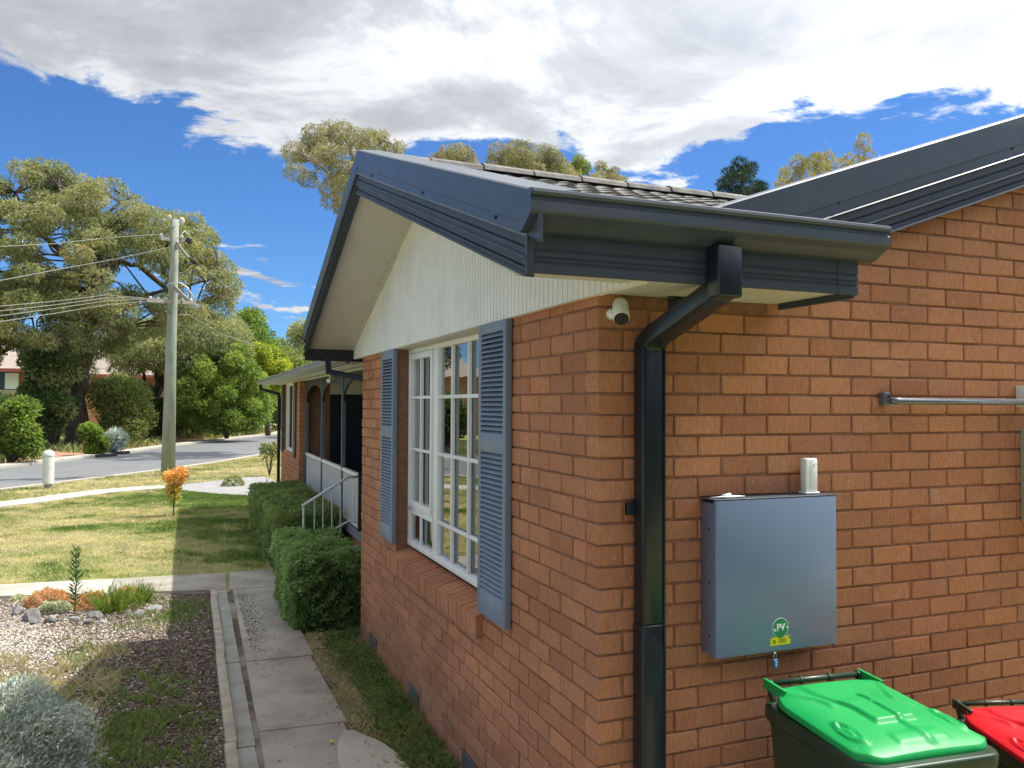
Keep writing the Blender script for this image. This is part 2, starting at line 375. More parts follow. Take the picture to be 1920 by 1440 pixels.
def tree(name, label, Y, poly, trunk, limbs, leaf, n_clump, rc, n_leaf, L, Wd, droop=.4, gaps=(), depth=4, bark=None,
         cat='tree', group=None, tr=.3, flat=.7, min_sep=.75, twigs=True, seed=1, rim=True, base=0.0):
    """A tree standing at distance Y: crown of leaf clumps hung on a branching skeleton."""
    rng = np.random.default_rng(seed)
    bark = bark or BARK_DARK
    pl = np.array(poly, float); x0, y0 = pl.min(0); x1, y1 = pl.max(0)
    sc_ = (at_dist((x0+x1)/2, (y0+y1)/2, Y)-CAM)@FW/FPX            # metres per pixel
    cl = []; tries = 0; cxm, cym = (x0+x1)/2, (y0+y1)/2
    while len(cl) < n_clump and tries < n_clump*60:
        tries += 1
        x, y = rng.uniform(x0, x1), rng.uniform(y0, y1)
        rr = rc*rng.uniform(.7, 1.25); rp = rr/sc_
        # keep the whole clump inside the outline
        ok = all(in_poly(np.array([x+rp*.75*math.cos(a)]), np.array([y+rp*flat*.75*math.sin(a)]), poly)[0] for a in (0, 1.05, 2.1, 3.14, 4.2, 5.25))
        if not ok: continue
        if any((x-gx)**2+(y-gy)**2 < (gr+rp*.55)**2 for gx, gy, gr in gaps): continue
        lim = min_sep*rp*(1-.5*tries/(n_clump*60))
        if any((x-c[0])**2+((y-c[1])/flat)**2 < lim**2 for c in cl): continue
        cl.append((x, y, rr))
    def W3(x, y, dy=0.0): return at_dist(x, y, Y+dy)
    t0 = W3(*trunk[0]);
    o = empty(name, (t0[0], t0[1], base), label=label, cat=cat, group=group)
    org = np.array([t0[0], t0[1], base])
    mb = MB(); nodes = []
    def limb(pts, r0, r1, dyend=0.0):
        q = [W3(px, py, dyend*i/(len(pts)-1)) for i, (px, py) in enumerate(pts)]
        # smooth with wiggle
        out = []; rs = []
        for i in range(len(q)-1):
            for t in (0, .34, .67):
                out.append(q[i]*(1-t)+q[i+1]*t+rng.normal(size=3)*r0*.18*(0 if i+t == 0 else 1)); rs.append(r0+(r1-r0)*((i+t)/(len(q)-1)))
        out.append(q[-1]); rs.append(r1)
        mb.tube([p-org for p in out], rs, 8); nodes.extend([(p, r) for p, r in zip(out, rs)])
    limb(trunk, tr, tr*.45)
    for lb in limbs: limb(lb, tr*.38, tr*.10, rng.uniform(-depth, depth)*.5)
    Ps, Ds, Ts = [], [], []
    tot = sum(c[2]**2 for c in cl) or 1
    NP = np.array([p for p, r in nodes])
    for x, y, rr in cl:
        cx_, cy_ = (x-cxm)/(x1-x0)*2, (y-cym)/(y1-y0)*2
        dd = depth*math.sqrt(max(.05, 1-min(1, cx_*cx_+cy_*cy_)))
        c3 = W3(x, y, rng.uniform(-dd, dd))
        nl = int(n_leaf*rr*rr/tot)
        P, D = clump_leaves(c3, rr, nl, L, Wd, droop, flat, .2, rng)
        Ps.append(P); Ds.append(D); Ts.append(np.clip(rng.normal(.5, .17, nl)+rng.normal(0, .13)+.12*(P[:, 2]-c3[2])/rr*0, 0, 1))
        if twigs and len(NP):
            k = np.argmin(((NP-c3)**2).sum(1)+ (NP[:, 2] > c3[2]+.3)*6)
            a = NP[k]; mid = (a+c3)/2+rng.normal(size=3)*rr*.25; mid[2] += rr*.15
            r_ = max(.012, tr*.09)
            mb.tube([a-org, mid-org, c3-org], [r_*1.3, r_, r_*.4], 5, False)
            for _ in range(2):
                e_ = c3+rng.normal(size=3)*rr*.5; mb.tube([mid-org, e_-org], [r_*.6, r_*.2], 4, False)
    mb.build('trunk', bark, o, smooth=True, fix=False)
    P = np.concatenate(Ps)-org; D = np.concatenate(Ds)
    V = leaf_quads(P, D, L, Wd, rng)
    link('crown', quads_mesh('crown', V, np.concatenate(Ts), leaf), o)
    return o

# ================================================================== GROUND, ROAD, PATHS
def ground_mat():
    m, nt, b = new_mat('lawn_soil')
    p1 = noise(nt, .55, 5, .6); p2 = noise(nt, 2.4, 6, .65); p3 = noise(nt, 38, 4, .7)
    c = ramp(nt, M(nt, 'ADD', M(nt, 'MULTIPLY', p1, .55), M(nt, 'MULTIPLY', p2, .45)),
             [(.36, (.17, .23, .07)), (.46, (.25, .29, .10)), (.54, (.36, .33, .16)), (.64, (.46, .40, .23))])
    c = mix(nt, .7, c, ramp(nt, p3, [(.3, (.6, .6, .55)), (.7, (1.3, 1.3, 1.25))]), 'MULTIPLY')
    nt.links.new(c, b.inputs['Base Color']); b.inputs['Roughness'].default_value = .95; b.inputs['Specular IOR Level'].default_value = .1
    bump(nt, b, p3, .8, .02); return m
g = MB(); n_ = 48
gx = np.concatenate([np.linspace(-900, -60, 8), np.linspace(-50, 60, 23), np.linspace(75, 900, 8)])
gy = np.concatenate([np.linspace(-300, -20, 5), np.linspace(-12, 70, 28), np.linspace(85, 1500, 9)])
V_ = [(x, y, 0.0 if (y < 58 or x > 20) else min(6, (y-58)*.02)) for y in gy for x in gx]
F_ = [(j*len(gx)+i, j*len(gx)+i+1, (j+1)*len(gx)+i+1, (j+1)*len(gx)+i) for j in range(len(gy)-1) for i in range(len(gx)-1)]
tag(g.add(V_, F_).build('ground', ground_mat(), fix=False), kind='structure')

def sheet(name, pts, z, mat, thick=None, kind='structure', parent=None):
    mb = MB(); n = len(pts)
    if thick is None:
        mb.add([(x, y, z) for x, y in pts], [tuple(range(n))])
    else:
        mb.add([(x, y, z-thick) for x, y in pts]+[(x, y, z) for x, y in pts],
               [tuple(range(n, 2*n))]+[(i, (i+1) % n, (i+1) % n+n, i+n) for i in range(n)])
    o = mb.build(name, mat, parent)
    if kind: o['kind'] = kind
    return o
def asphalt():
    m, nt, b = new_mat('asphalt')
    f = noise(nt, 70, 4, .8); f2 = noise(nt, .6, 5, .6)
    c = ramp(nt, f, [(.3, (.10, .105, .11)), (.7, (.20, .205, .21))])
    c = mix(nt, .6, c, ramp(nt, f2, [(.35, (.85, .85, .85)), (.65, (1.15, 1.15, 1.14))]), 'MULTIPLY')
    nt.links.new(c, b.inputs['Base Color']); b.inputs['Roughness'].default_value = .85; bump(nt, b, f, .4, .004); return m
ASPH = asphalt()
near_edge = [(-34, -9), (-20, 5.5), (-12, 13.8), (-8.4, 18.0), (-5.9, 21.0), (-4.1, 23.7), (-2.2, 26.65), (-.2, 30.5), (1.75, 34.9), (5.2, 45), (9.5, 60), (15, 82), (22, 115)]
far_edge = [(-42, -5), (-26, 9.5), (-16.5, 18.2), (-11, 23.6), (-7.4, 28.3), (-6.1, 31.2), (-4.9, 34.3), (-3.6, 37.9), (-2.3, 41.9), (.8, 49.5), (4.4, 58), (9, 76), (14, 100), (20, 135)]
def strip_mesh(a, b_, z0, z1=None):
    mb = MB(); n = min(len(a), len(b_)); mb.add([(x, y, z0) for x, y in a[:n]]+[(x, y, z0) for x, y in b_[:n]], [(i, i+1, n+i+1, n+i) for i in range(n-1)]); return mb
tag(strip_mesh(near_edge, far_edge[:13], .008).build('road', ASPH), kind='structure')
def offset_line(pts, d):
    out = []
    for i, p in enumerate(pts):
        a = np.array(pts[max(0, i-1)]); b_ = np.array(pts[min(len(pts)-1, i+1)]); t = (b_-a)/np.linalg.norm(b_-a)
        out.append((p[0]-t[1]*d, p[1]+t[0]*d))
    return out
def kerb(pts, d0, d1, h, name, mat):
    a, b_ = offset_line(pts, d0), offset_line(pts, d1); n = len(a)
    v = [(x, y, -.05) for x, y in a]+[(x, y, h*.75) for x, y in a]+[(x, y, h) for x, y in b_]+[(x, y, -.05) for x, y in b_]
    f = [(k*n+i, k*n+i+1, ((k+1) % 4)*n+i+1, ((k+1) % 4)*n+i) for k in range(4) for i in range(n-1)]
    return tag(MB().add(v, f).build(name, mat), kind='structure')
kerb(near_edge, -.02, -.30, .05, 'kerb', CONC2)
kerb(far_edge, .02, .42, .12, 'kerb', CONC2)
DIRT = plain('red_dirt_mulch', (.36, .20, .125), .95, .35, 3, bmp=.6, bscale=30)
verge = [(x-2.2, y+.4) for x, y in offset_line(far_edge, .4)]
w = strip_mesh(offset_line(far_edge, .42), offset_line(far_edge, 5.0), .05); tag(w.build('bark_verge', DIRT), kind='structure')

for px, w3 in ((200, .55), (226, .5)):
    q = gz(px, 857 if px < 210 else 852); t_ = Vector((.62, .78, 0)); MB().beam(Vector(q)+Vector((0, -.06, .075))-t_*w3, Vector(q)+Vector((0, -.06, .075))+t_*w3, .10, .11).build('kerb_drain', plain('drain_dark', (.03, .03, .03), .9) if 'drain_dark' not in bpy.data.materials else bpy.data.materials['drain_dark'])['kind'] = 'structure'
# public footpath of cast bays and grey driveway apron
fp_c = [gz(-500, 1010), gz(-200, 972), gz(0, 948), gz(60, 941), gz(130, 931), gz(200, 922.5), gz(260, 917.5), gz(312, 914.5)]
fpc = [(p[0], p[1]) for p in fp_c]; fa, fb = offset_line(fpc, -.42), offset_line(fpc, .42)
fp = empty('footpath', (fpc[0][0], fpc[0][1], 0), kind='structure'); o_ = np.array([fpc[0][0], fpc[0][1]])
for i in range(len(fpc)-1):
    g_ = .004; q = [fa[i], fa[i+1], fb[i+1], fb[i]]
    sheet('slab', [(x-o_[0], y-o_[1]) for x, y in q], .035, CONC2, .06, None, fp)
dr = [gz(*p)[:2] for p in ((322, 912), (400, 903), (490, 893), (520, 905), (490, 932), (400, 927), (340, 921))]
sheet('driveway', dr, .02, CONCG, .06)

# concrete cross path and garden path, each cast slab its own piece
cp = empty('garden_path', (-1.06, 7.1, 0), kind='structure')
def slab(pts, h=.035, mat=CONC):
    c = np.mean(np.array(pts), 0); q = [((x-c[0])*.992+c[0]+1.06, (y-c[1])*.990+c[1]-7.1) for x, y in pts]
    mb = MB(); n = len(q); tl = [random.uniform(-.003, .003) for _ in q]
    mb.add([(x, y, -.08) for x, y in q]+[(x, y, h+t) for (x, y), t in zip(q, tl)], [tuple(range(n, 2*n))]+[(i, (i+1) % n, (i+1) % n+n, i+n) for i in range(n)])
    return mb.build('slab', mat, cp, bevel=.006)
slab([(-3.65, 7.72), (-2.35, 7.44), (-2.35, 8.24), (-3.65, 8.36)], mat=CONC2); slab([(-6.5, 8.2), (-3.65, 7.72), (-3.65, 8.36), (-6.5, 8.8)], mat=CONC2)
slab([(-2.35, 7.44), (-1.09, 7.14), (-1.05, 8.16), (-2.35, 8.24)])
slab([(-1.06, 7.12), (-.42, 7.10), (-.42, 8.14), (-1.02, 8.16)])
for y0, y1 in ((4.24, 7.10), (2.68, 4.24), (1.12, 2.68), (-.44, 1.12), (-2.0, -.44), (-4.0, -2.0)):
    xl = lambda y: -1.03-.012*(7-y); slab([(xl(y0), y0+.015), (-.50, y0), (-.53, y1), (xl(y1), y1+.015)])

# edging beside the path: raised rail and grey pavers
ed = empty('garden_edging', (-1.2, 3, 0), kind='structure')
yy = -3.5
while yy < 7.0:
    L_ = min(random.uniform(1.7, 2.3), 7.05-yy); x_ = -1.235+.008*(7-yy)*-.6
    MB().box(x_-.036+1.2, x_+.036+1.2, yy-3+.004, yy+L_-3-.004, -.03, .075+random.uniform(-.006, .006)).build('rail', plain('weathered_rail', (.36, .32, .25), .9, .2, 9, bmp=.6, dirt=.4) if yy < -3 else bpy.data.materials['weathered_rail'], ed, bevel=.01)
    yy += L_
yy = -3.5; proto = None
while yy < 7.0:
    x_ = -1.145+.008*(7-yy)*-.6
    if proto is None: proto = MB().box(-.052, .052, 0, .594, -.05, 0).mesh('paver', plain('edging_concrete', (.31, .31, .28), .9, .14, 6, bmp=.5, dirt=.6))
    o = link('paver', proto, ed, (x_+1.2, yy-3, .028+random.uniform(-.003, .003))); o.rotation_euler = (random.uniform(-.006, .006), random.uniform(-.02, .02), random.uniform(-.008, .008))
    yy += .60

# ================================================================== HOUSE
YA, ZA = 2.5, 3.88          # apex of the front gable
YN, YF = -.53, 5.12
def ztop(y): return ZA-(.333 if y < YA else .363)*abs(y-YA)
def zsoff(y): return 3.615-.35*abs(y-YA)
house = empty('brick_house', (0, 0, 0), label='red brown brick house with charcoal gutters, white gable cladding and a tiled roof', cat='house')
H = house
# mortar core of the walls (bricks stand proud of it)
mw = MB(); r = .007
def wallx(y0, y1, z0, z1, x=r): mw.box(x, x+.1, y0, y1, z0, z1)
wallx(r, 1.36, 0, 2.64); wallx(3.42, 4.8-r, 0, 2.64); wallx(1.36, 3.42, 0, .96)
mw.box(r+.1, 9, 4.69, 4.789, 0, 2.75)                                      # far return of the wing
mw.box(r+.1, .9, r, r+.1, 0, 2.64)
mw.add([(.9, r, 0), (9, r, 0), (9, r, 2.66+.346*8.4), (.9, r, 2.66+.346*.4+.3), (.9, r+.1, 0), (9, r+.1, 0), (9, r+.1, 2.66+.346*8.4), (.9, r+.1, 2.66+.346*.4+.3)],
       [(0, 1, 2, 3), (4, 7, 6, 5), (0, 4, 5, 1), (1, 5, 6, 2), (2, 6, 7, 3), (3, 7, 4, 0)])
mw.build('wall', MORTAR, H)

def brick_mesh(seed):
    rnd = random.Random(seed); c = .0035
    # unit stretcher: local x 0-.23 length, y 0-.11 depth, z 0-.077
    v = []; Lx, Ly, Lz = .2310, .11, .0795
    for sx in (0, 1):
        for sy in (0, 1):
            for sz in (0, 1):
                for ax in range(3):
                    p = [sx*Lx, sy*Ly, sz*Lz]
                    for k in range(3):
                        if k != ax: p[k] += (c if (sx, sy, sz)[k] == 0 else -c)*rnd.choice((.6, .9, 1.2, 1.6, 2.8))
                    p[ax] += rnd.uniform(-.0007, .0007); v.append(tuple(p))
    bm = bmesh.new()
    for p in v: bm.verts.new(p)
    bmesh.ops.convex_hull(bm, input=bm.verts); bmesh.ops.dissolve_limit(bm, angle_limit=.02, verts=bm.verts, edges=bm.edges)
    me = bpy.data.meshes.new('brick'); bm.to_mesh(me); bm.free(); me.materials.append(BRICK); return me
BM = [brick_mesh(i) for i in range(8)]
# list of bricks: origin, rotation flag, length scale
bl = []       # (x, y, z, front?, length, depthscale)
for c_ in range(-2, 30):
    z0 = 2.58-.088*(c_+1)+.0052
    odd = c_ % 2 != 0
    # front wall, face at x=0, runs along y
    segs = []
    if c_ >= -1:
        s = 0.0 if odd else .12
        if odd: segs.append((0, .2295)); s = .24
        while s < 4.79:
            segs.append((s, min(s+.2295, 4.795))); s += .24
        if not odd: pass
        for a, b_ in segs:
            if b_-a < .02: continue
            if z0 > .90:            # window opening
                if b_ > 1.36 and a < 3.42:
                    if a < 1.34: bl.append((0, a, z0, True, 1.358-a))
                    if b_ > 3.44: bl.append((0, 3.422, z0, True, b_-3.422))
                    continue
            bl.append((0, a, z0, True, b_-a))
    # side wall, face at y=0, runs along x
for c_ in range(-12, 30):
    z0 = 2.58-.088*(c_+1)+.0052; odd = c_ % 2 != 0
    s = .12 if odd else 0.0
    while s < 3.0:
        e_ = s+.2295
        lim = 2.60 if e_ < .95 else 2.67+.346*(s-.5)+.22
        if z0+.0775 < lim+.05 and (z0 < 2.6 or s > .85): bl.append((s, 0, z0, False, .2295))
        s += .24
cand = []
for i, (x, y, z, fr, L_) in enumerate(bl):
    cxyz = (x, y+L_/2, z+.04) if fr else (x+L_/2, y, z+.04)
    px, py, d = project(cxyz)
    if fr: ends = [project((0, y, z+.04)), project((0, y+L_, z+.04))]
    else: ends = [project((x, 0, z+.04)), project((x+L_, 0, z+.04))]
    area = abs(ends[0][0]-ends[1][0])*FPX*.077/d
    vis = -40 < px < 1960 and -30 < py < 1470
    hid = (1195 < px < 1245) or (1320 < px < 1560 and 945 < py < 1200) or (px > 1490 and py > 1300) or (905 < px < 950 and py < 1130)
    cand.append(((area if vis else 0)*(0.2 if hid else 1), i))
cand.sort(reverse=True); single = set(i for a, i in cand[:300])
stuffV, stuffF = [], []
hv = [(np.array([p.co[:] for p in m.vertices]), [tuple(f.vertices) for f in m.polygons]) for m in BM]
for i, (x, y, z, fr, L_) in enumerate(bl):
    k = random.randrange(8); jit = random.uniform(-.0030, .0022); tw = random.uniform(-.006, .006)
    if i in single:
        o = link('brick', BM[k], H)
        # the mesh is laid so that its long face is on the local y=0 side
        if fr: o.rotation_euler = (0, 0, rad(90)+tw); o.location = (.11+jit, y, z); o.scale = (L_/.2295, 1, 1)
        else: o.rotation_euler = (0, 0, tw); o.location = (x, jit, z); o.scale = (L_/.2295, 1, 1)
    else:
        hvv, hf = hv[k]; q = hvv*np.array([L_/.2295, 1, 1])
        q = np.stack([.11-q[:, 1]+jit, q[:, 0]+y, q[:, 2]+z], 1) if fr else q+np.array([x, jit, z])
        n0 = len(stuffV); stuffV += [tuple(p) for p in q]; stuffF += [tuple(j+n0 for j in f) for f in hf]
# far brick block beyond the verandah: face x=.32, y 12.1-15.05
def more_bricks(x, y0, y1, z0, z1, hole=None):
    row = 0; z = z0
    while z < z1-.05:
        s = y0 if row % 2 == 0 else y0-.12
        while s < y1-.02:
            a, b_ = max(s, y0), min(s+.2295, y1)
            if b_-a > .03 and not (hole and b_ > hole[0] and a < hole[1] and z > hole[2] and z < hole[3]):
                k = random.randrange(8); hvv, hf = hv[k]; q = hvv*np.array([(b_-a)/.2295, 1, 1]); n0 = len(stuffV)
                stuffV.extend([tuple(p) for p in np.stack([x+.11-q[:, 1], q[:, 0]+a, q[:, 2]+z], 1)]); stuffF.extend([tuple(j+n0 for j in f) for f in hf])
            s += .24
        z += .088; row += 1
more_bricks(.32, 12.1, 15.05, .028, 2.60, (12.85, 14.55, 1.25, 2.62))
me = bpy.data.meshes.new('brick'); me.from_pydata(stuffV, [], stuffF)
bm = bmesh.new(); bm.from_mesh(me); bmesh.ops.recalc_face_normals(bm, faces=bm.faces); bm.to_mesh(me); bm.free()
me.materials.append(BRICK); tag(link('brick', me, H), kind='stuff')
# bull of dark reveal bricks inside the window opening
rv = MB()
for c_ in range(0, 19):
    z0 = 2.58-.088*(c_+1)+.0052; rv.box(.112, .20, 3.4225, 3.53, z0, z0+.0775); rv.box(.112, .20, 1.25, 1.3575, z0, z0+.0775)
tag(rv.build('reveal_brick', BRICK, H), kind='stuff')

# ---- window sill of bricks on edge
ys = 1.372; sk = 0
prot = None
while ys < 3.47:
    if prot is None:
        prot = MB().add([(-.045, 0, .125), (.115, 0, .168), (.115, .078, .168), (-.045, .078, .125), (-.040, 0, .0), (.115, 0, .0), (.115, .078, .0), (-.040, .078, .0)],
                        [(0, 1, 2, 3), (4, 7, 6, 5), (0, 4, 5, 1), (1, 5, 6, 2), (2, 6, 7, 3), (3, 7, 4, 0)]).mesh('sill_brick', BRICK)
    o = link('sill_brick', prot, H, (random.uniform(-.002, .002), ys, .885+random.uniform(-.0015, .0015))); ys += .0862
MB().box(-.034, .10, 1.378, 3.46, .89, 1.0).build('sill_bed', MORTAR, H)

# ---- window
wx = .092
win = empty('window', (wx, 1.36, 1.08), parent=H)
def wb(name, y0, y1, z0, z1, x0=0.0, x1=.05, mat=WHITE, parent=None, bev=.003):
    """box in window local coordinates, y measured in the house"""
    return MB().box(x0, x1, y0-1.36, y1-1.36, z0-1.08, z1-1.08).build(name, mat, parent or win, bevel=bev)
zB, zT = 1.085, 2.615
wb('frame', 3.37, 3.42, zB, zT, 0, .09); wb('frame', 1.362, 1.41, zB, zT, 0, .09)
wb('frame', 1.41, 3.37, zT-.035, zT, 0, .09); wb('frame', 1.41, 3.37, zB, zB+.045, -.012, .09)
def Yx(px, x=wx): return at(px, 800, 0, x)[1]
yM0, yM1 = Yx(811), Yx(821)
yM0, yM1 = min(yM0, yM1), max(yM0, yM1)
wb('mullion', yM0+.01, yM1-.01, zB+.045, zT-.035, 0, .08)
# casement (far bay): stiles, rails, bars
c0, c1 = yM1-.008, 3.368; cz0, cz1 = 1.385, zT-.04
wb('sash', c0, c0+.045, cz0, cz1, -.012, .03); wb('sash', c1-.045, c1, cz0, cz1, -.012, .03)
wb('sash', c0+.045, c1-.045, cz1-.045, cz1, -.0115, .03); wb('sash', c0+.045, c1-.045, cz0, cz0+.05, -.0115, .03)
cm = (c0+c1)/2
wb('glazing_bar', cm-.011, cm+.011, cz0+.05, cz1-.045, -.006, .02)
zb = [2.235, 1.835]
for z_ in zb: wb('glazing_bar', c0+.045, c1-.045, z_-.011, z_+.011, -.005, .021)
wb('transom', c0+.01, c1, 1.335, 1.383, .0, .06)
wb('glazing_bar', cm-.011, cm+.011, zB+.045, 1.335, 0, .02)
# fixed bays (near): bars
ybars = [Yx(846), Yx(877), Yx(877)-(Yx(846)-Yx(877))]
for y_ in ybars: wb('glazing_bar', y_-.012, y_+.012, zB+.045, zT-.035, 0, .024)
for z_ in zb+[1.36]: wb('glazing_bar', 1.41, yM0+.01, z_-.012, z_+.012, .001, .0235)
MB().box(.026, .029, .05, 2.01, .03, 1.51).build('pane', GLASS, win)
MB().tube([(-.02, c1-1.36-.02, 1.38-1.08+.0), (-.035, c1-1.36-.09, 1.39-1.08), (-.03, c1-1.36-.16, 1.375-1.08)], .006, 6).build('window_stay', ALU, win)
# curtains behind the glass and the room
def curtain(y0, y1, x, amp=.028, n=None, z0=1.02, z1=2.6):
    n = n or int((y1-y0)/.012); v = []
    for i in range(n+1):
        y = y0+(y1-y0)*i/n; a = amp*math.sin(y*52+math.sin(y*9)*2.2)+amp*.4*math.sin(y*23)
        for z in (z0, z1): v.append((x+a, y, z))
    f = [(2*i, 2*i+2, 2*i+3, 2*i+1) for i in range(n)]
    return MB().add(v, f).build('curtain', CURTAIN, H, smooth=True, fix=False)
curtain(3.10, 3.37, .26, .018); curtain(1.34, 2.10, .20, .016); curtain(2.12, 2.62, .23, .016)
room = MB(); room.add([(.21, 1.2, .6), (3.5, 1.2, .6), (3.5, 3.6, .6), (.21, 3.6, .6), (.21, 1.2, 2.66), (3.5, 1.2, 2.66), (3.5, 3.6, 2.66), (.21, 3.6, 2.66)],
                      [(0, 1, 2, 3), (4, 5, 6, 7), (0, 1, 5, 4), (1, 2, 6, 5), (2, 3, 7, 6)])
room.build('room', DARKROOM, H)

# ---- shutters with individual slats
slat_me = MB().add([(-.016, 0, -.004), (.010, 0, .0155), (.010, .33, .0155), (-.016, .33, -.004), (-.017, 0, -.0105), (.010, 0, .009), (.010, .33, .009), (-.017, .33, -.0105)],
                   [(0, 1, 2, 3), (4, 7, 6, 5), (0, 4, 5, 1), (1, 5, 6, 2), (2, 6, 7, 3), (3, 7, 4, 0)]).mesh('slat', SHUT)
def shutter(y0, y1, z0, z1, zm0, zm1):
    sh = empty('shutter', (-.004, y0, z0), parent=H); w_ = y1-y0; h = z1-z0; st = .043
    def b(a, c, d, e, x0=-.036, x1=0.0): MB().box(x0, x1, a, c, d, e).build('frame', SHUT, sh, bevel=.002)
    b(0, st, 0, h); b(w_-st, w_, 0, h); b(st, w_-st, h-.075, h, -.0355); b(st, w_-st, 0, .125, -.0355); b(st, w_-st, zm0-z0, zm1-z0, -.0355)
    MB().box(-.006, 0, st, w_-st, .1, h-.05).build('backing', BLACKISH, sh)
    for a, b_ in ((.125, zm0-z0), (zm1-z0, h-.075)):
        n = int(round((b_-a)/.0265)); 
        for i in range(n):
            o = link('slat', slat_me, sh, (-.019, st, a+(i+.4)*(b_-a)/n)); o.scale = (1, (w_-2*st)/.33, 1)
shutter(.935, 1.355, 1.045, 2.640, 1.925, 2.02)
shutter(3.395, 3.825, 1.085, 2.622, 1.915, 2.00)

# ---- gable cladding: boards and the strip of grooves between
cl = empty('gable_cladding', (-.03, 0, 2.62), parent=H)
y = -.40; pitch = .0505
while y < 5.04:
    y1 = y+pitch-.009; zt0, zt1 = zsoff(y)+.02, zsoff(y1)+.02
    if min(zt0, zt1) > 2.655:
        MB().add([(-.012, y, 0), (.012, y, 0), (.012, y1, 0), (-.012, y1, 0), (-.012, y, zt0-2.62), (.012, y, zt0-2.62), (.012, y1, zt1-2.62), (-.012, y1, zt1-2.62)],
                 [(0, 3, 2, 1), (4, 5, 6, 7), (0, 1, 5, 4), (1, 2, 6, 5), (2, 3, 7, 6), (3, 0, 4, 7)]).build('board', CLAD, cl, fix=False)
    y += pitch
ca = MB(); pts = [(-.36, 2.623), (5.04, 2.623), (5.04, zsoff(5.04)+.015), (YA, zsoff(YA)+.01), (-.25, zsoff(-.25)+.01), (-.36, 2.64)]
n = len(pts); ca.add([(-.005, a, b_-2.62) for a, b_ in pts]+[(.04, a, b_-2.62) for a, b_ in pts], [tuple(range(n)), tuple(range(n, 2*n))[::-1]]+[(i, (i+1) % n, (i+1) % n+n, i+n) for i in range(n)])
ca.build('backing_sheet', CLAD, cl)
MB().box(-.005, .12, 1.362, 3.418, 2.6165, 2.6225).build('head_board', CREAM, H)

# ---- raked soffit, side soffit
so = MB(); X0, X1 = -.482, .02; t = .012
for a, b_ in ((-.30, YA), (YA, 5.08)):
    so.add([(X0, a, zsoff(a)), (X1, a, zsoff(a)), (X1, b_, zsoff(b_)), (X0, b_, zsoff(b_)), (X0, a, zsoff(a)+t), (X1, a, zsoff(a)+t), (X1, b_, zsoff(b_)+t), (X0, b_, zsoff(b_)+t)],
           [(0, 1, 2, 3), (4, 7, 6, 5), (0, 4, 5, 1), (1, 5, 6, 2), (2, 6, 7, 3), (3, 7, 4, 0)])
so.build('soffit', CREAM, H)
MB().box(-.03, .90, -.44, -.002, 2.632, 2.644).build('soffit', CREAM, H)
MB().box(-.48, -.045, -.45, -.29, 2.632, 2.640).build('soffit', CREAM, H)
sr = MB()
for a, b_ in ((3.3, 5.06), (-.25, YA-.0)):
    sr.beam((-.052, a, zsoff(a)-.006), (-.052, b_, zsoff(b_)-.006), .018, .016)
sr.build('cover_strip', CREAM, H)
nails = MB()
for i in range(14):
    y_ = 2.75+i*.11; nails.tube([(-.085, y_, zsoff(y_)+.002), (-.085, y_, zsoff(y_)-.002)], .004, 6)
tag(nails.build('nail', BLACKISH, H), kind='stuff')

# ---- barge boards: capping over ribbed fascia
def capprof(k): return [(.14, .020), (-.004, .006), (-.010, 0), (-.010, -.143*k), (-.006, -.147*k), (-.006, -.196*k), (-.014, -.203*k), (.006, -.206*k), (.006, -.01), (.14, .008)]
def fasprof(k):
    q = [(.002, -.19), (.002, -.244), (.012, -.247), (.012, -.253), (.001, -.256), (.001, -.284), (-.014, -.290), (-.015, -.296), (0, -.302), (0, -.330), (.012, -.333), (.012, -.339), (0, -.342), (0, -.358), (-.016, -.366), (-.017, -.373), (.020, -.374), (.020, -.19)]
    return [(a, b_*k) for a, b_ in q]
def rake(name, prof, ys, mat, x0=-.5, parent=H):
    fr = [(lambda a, b_, y=y, z=ztop(y): (x0+a, y, z+b_)) for y in ys]
    return MB().sweep(prof, fr).build(name, mat, parent)
kk = .78
rake('barge_cap', capprof(kk), (-.565, YA-.001), SLATE); rake('barge_cap', capprof(kk), (YA+.001, YF), SLATE)
rake('barge_board', fasprof(kk), (-.462, YA-.001), SLATE2); rake('barge_board', fasprof(kk), (YA+.001, YF-.02), SLATE2)
MB().box(-.510, -.484, -.471, -.45, 2.606, 2.742).build('corner_trim', SLATE2, H, bevel=.002)
def screw(x, y, z, ax='x'):
    d = (-.008, 0, 0) if ax == 'x' else (0, -.008, 0)
    MB().tube([(x, y, z), (x+d[0], y+d[1], z+d[2])], [.0085, .006], 8).build('screw', BLACKISH, H)
for px, py in ((697, 329), (793, 361), (930, 407)):
    p = at(px, py, 0, -.506); screw(-.505, p[1], p[2])
# ---- main roof rake on the side wall
def zmain(x): return 3.005+.346*(x-.5)
YB = -.06
def rakeside(name, prof, xs, mat):
    fr = [(lambda a, b_, x=x: (x, YB+a, zmain(x)+b_)) for x in xs]
    return MB().sweep(prof, fr).build(name, mat, H)
rakeside('barge_cap', capprof(.965), (.3, 7.0), SLATE); rakeside('barge_board', fasprof(.965), (.3, 7.0), SLATE2)
for px, py in ((1572, 379), (1898, 278)):
    p = at(px, py, 1, YB-.006); screw(p[0], YB-.004, p[2], 'y')

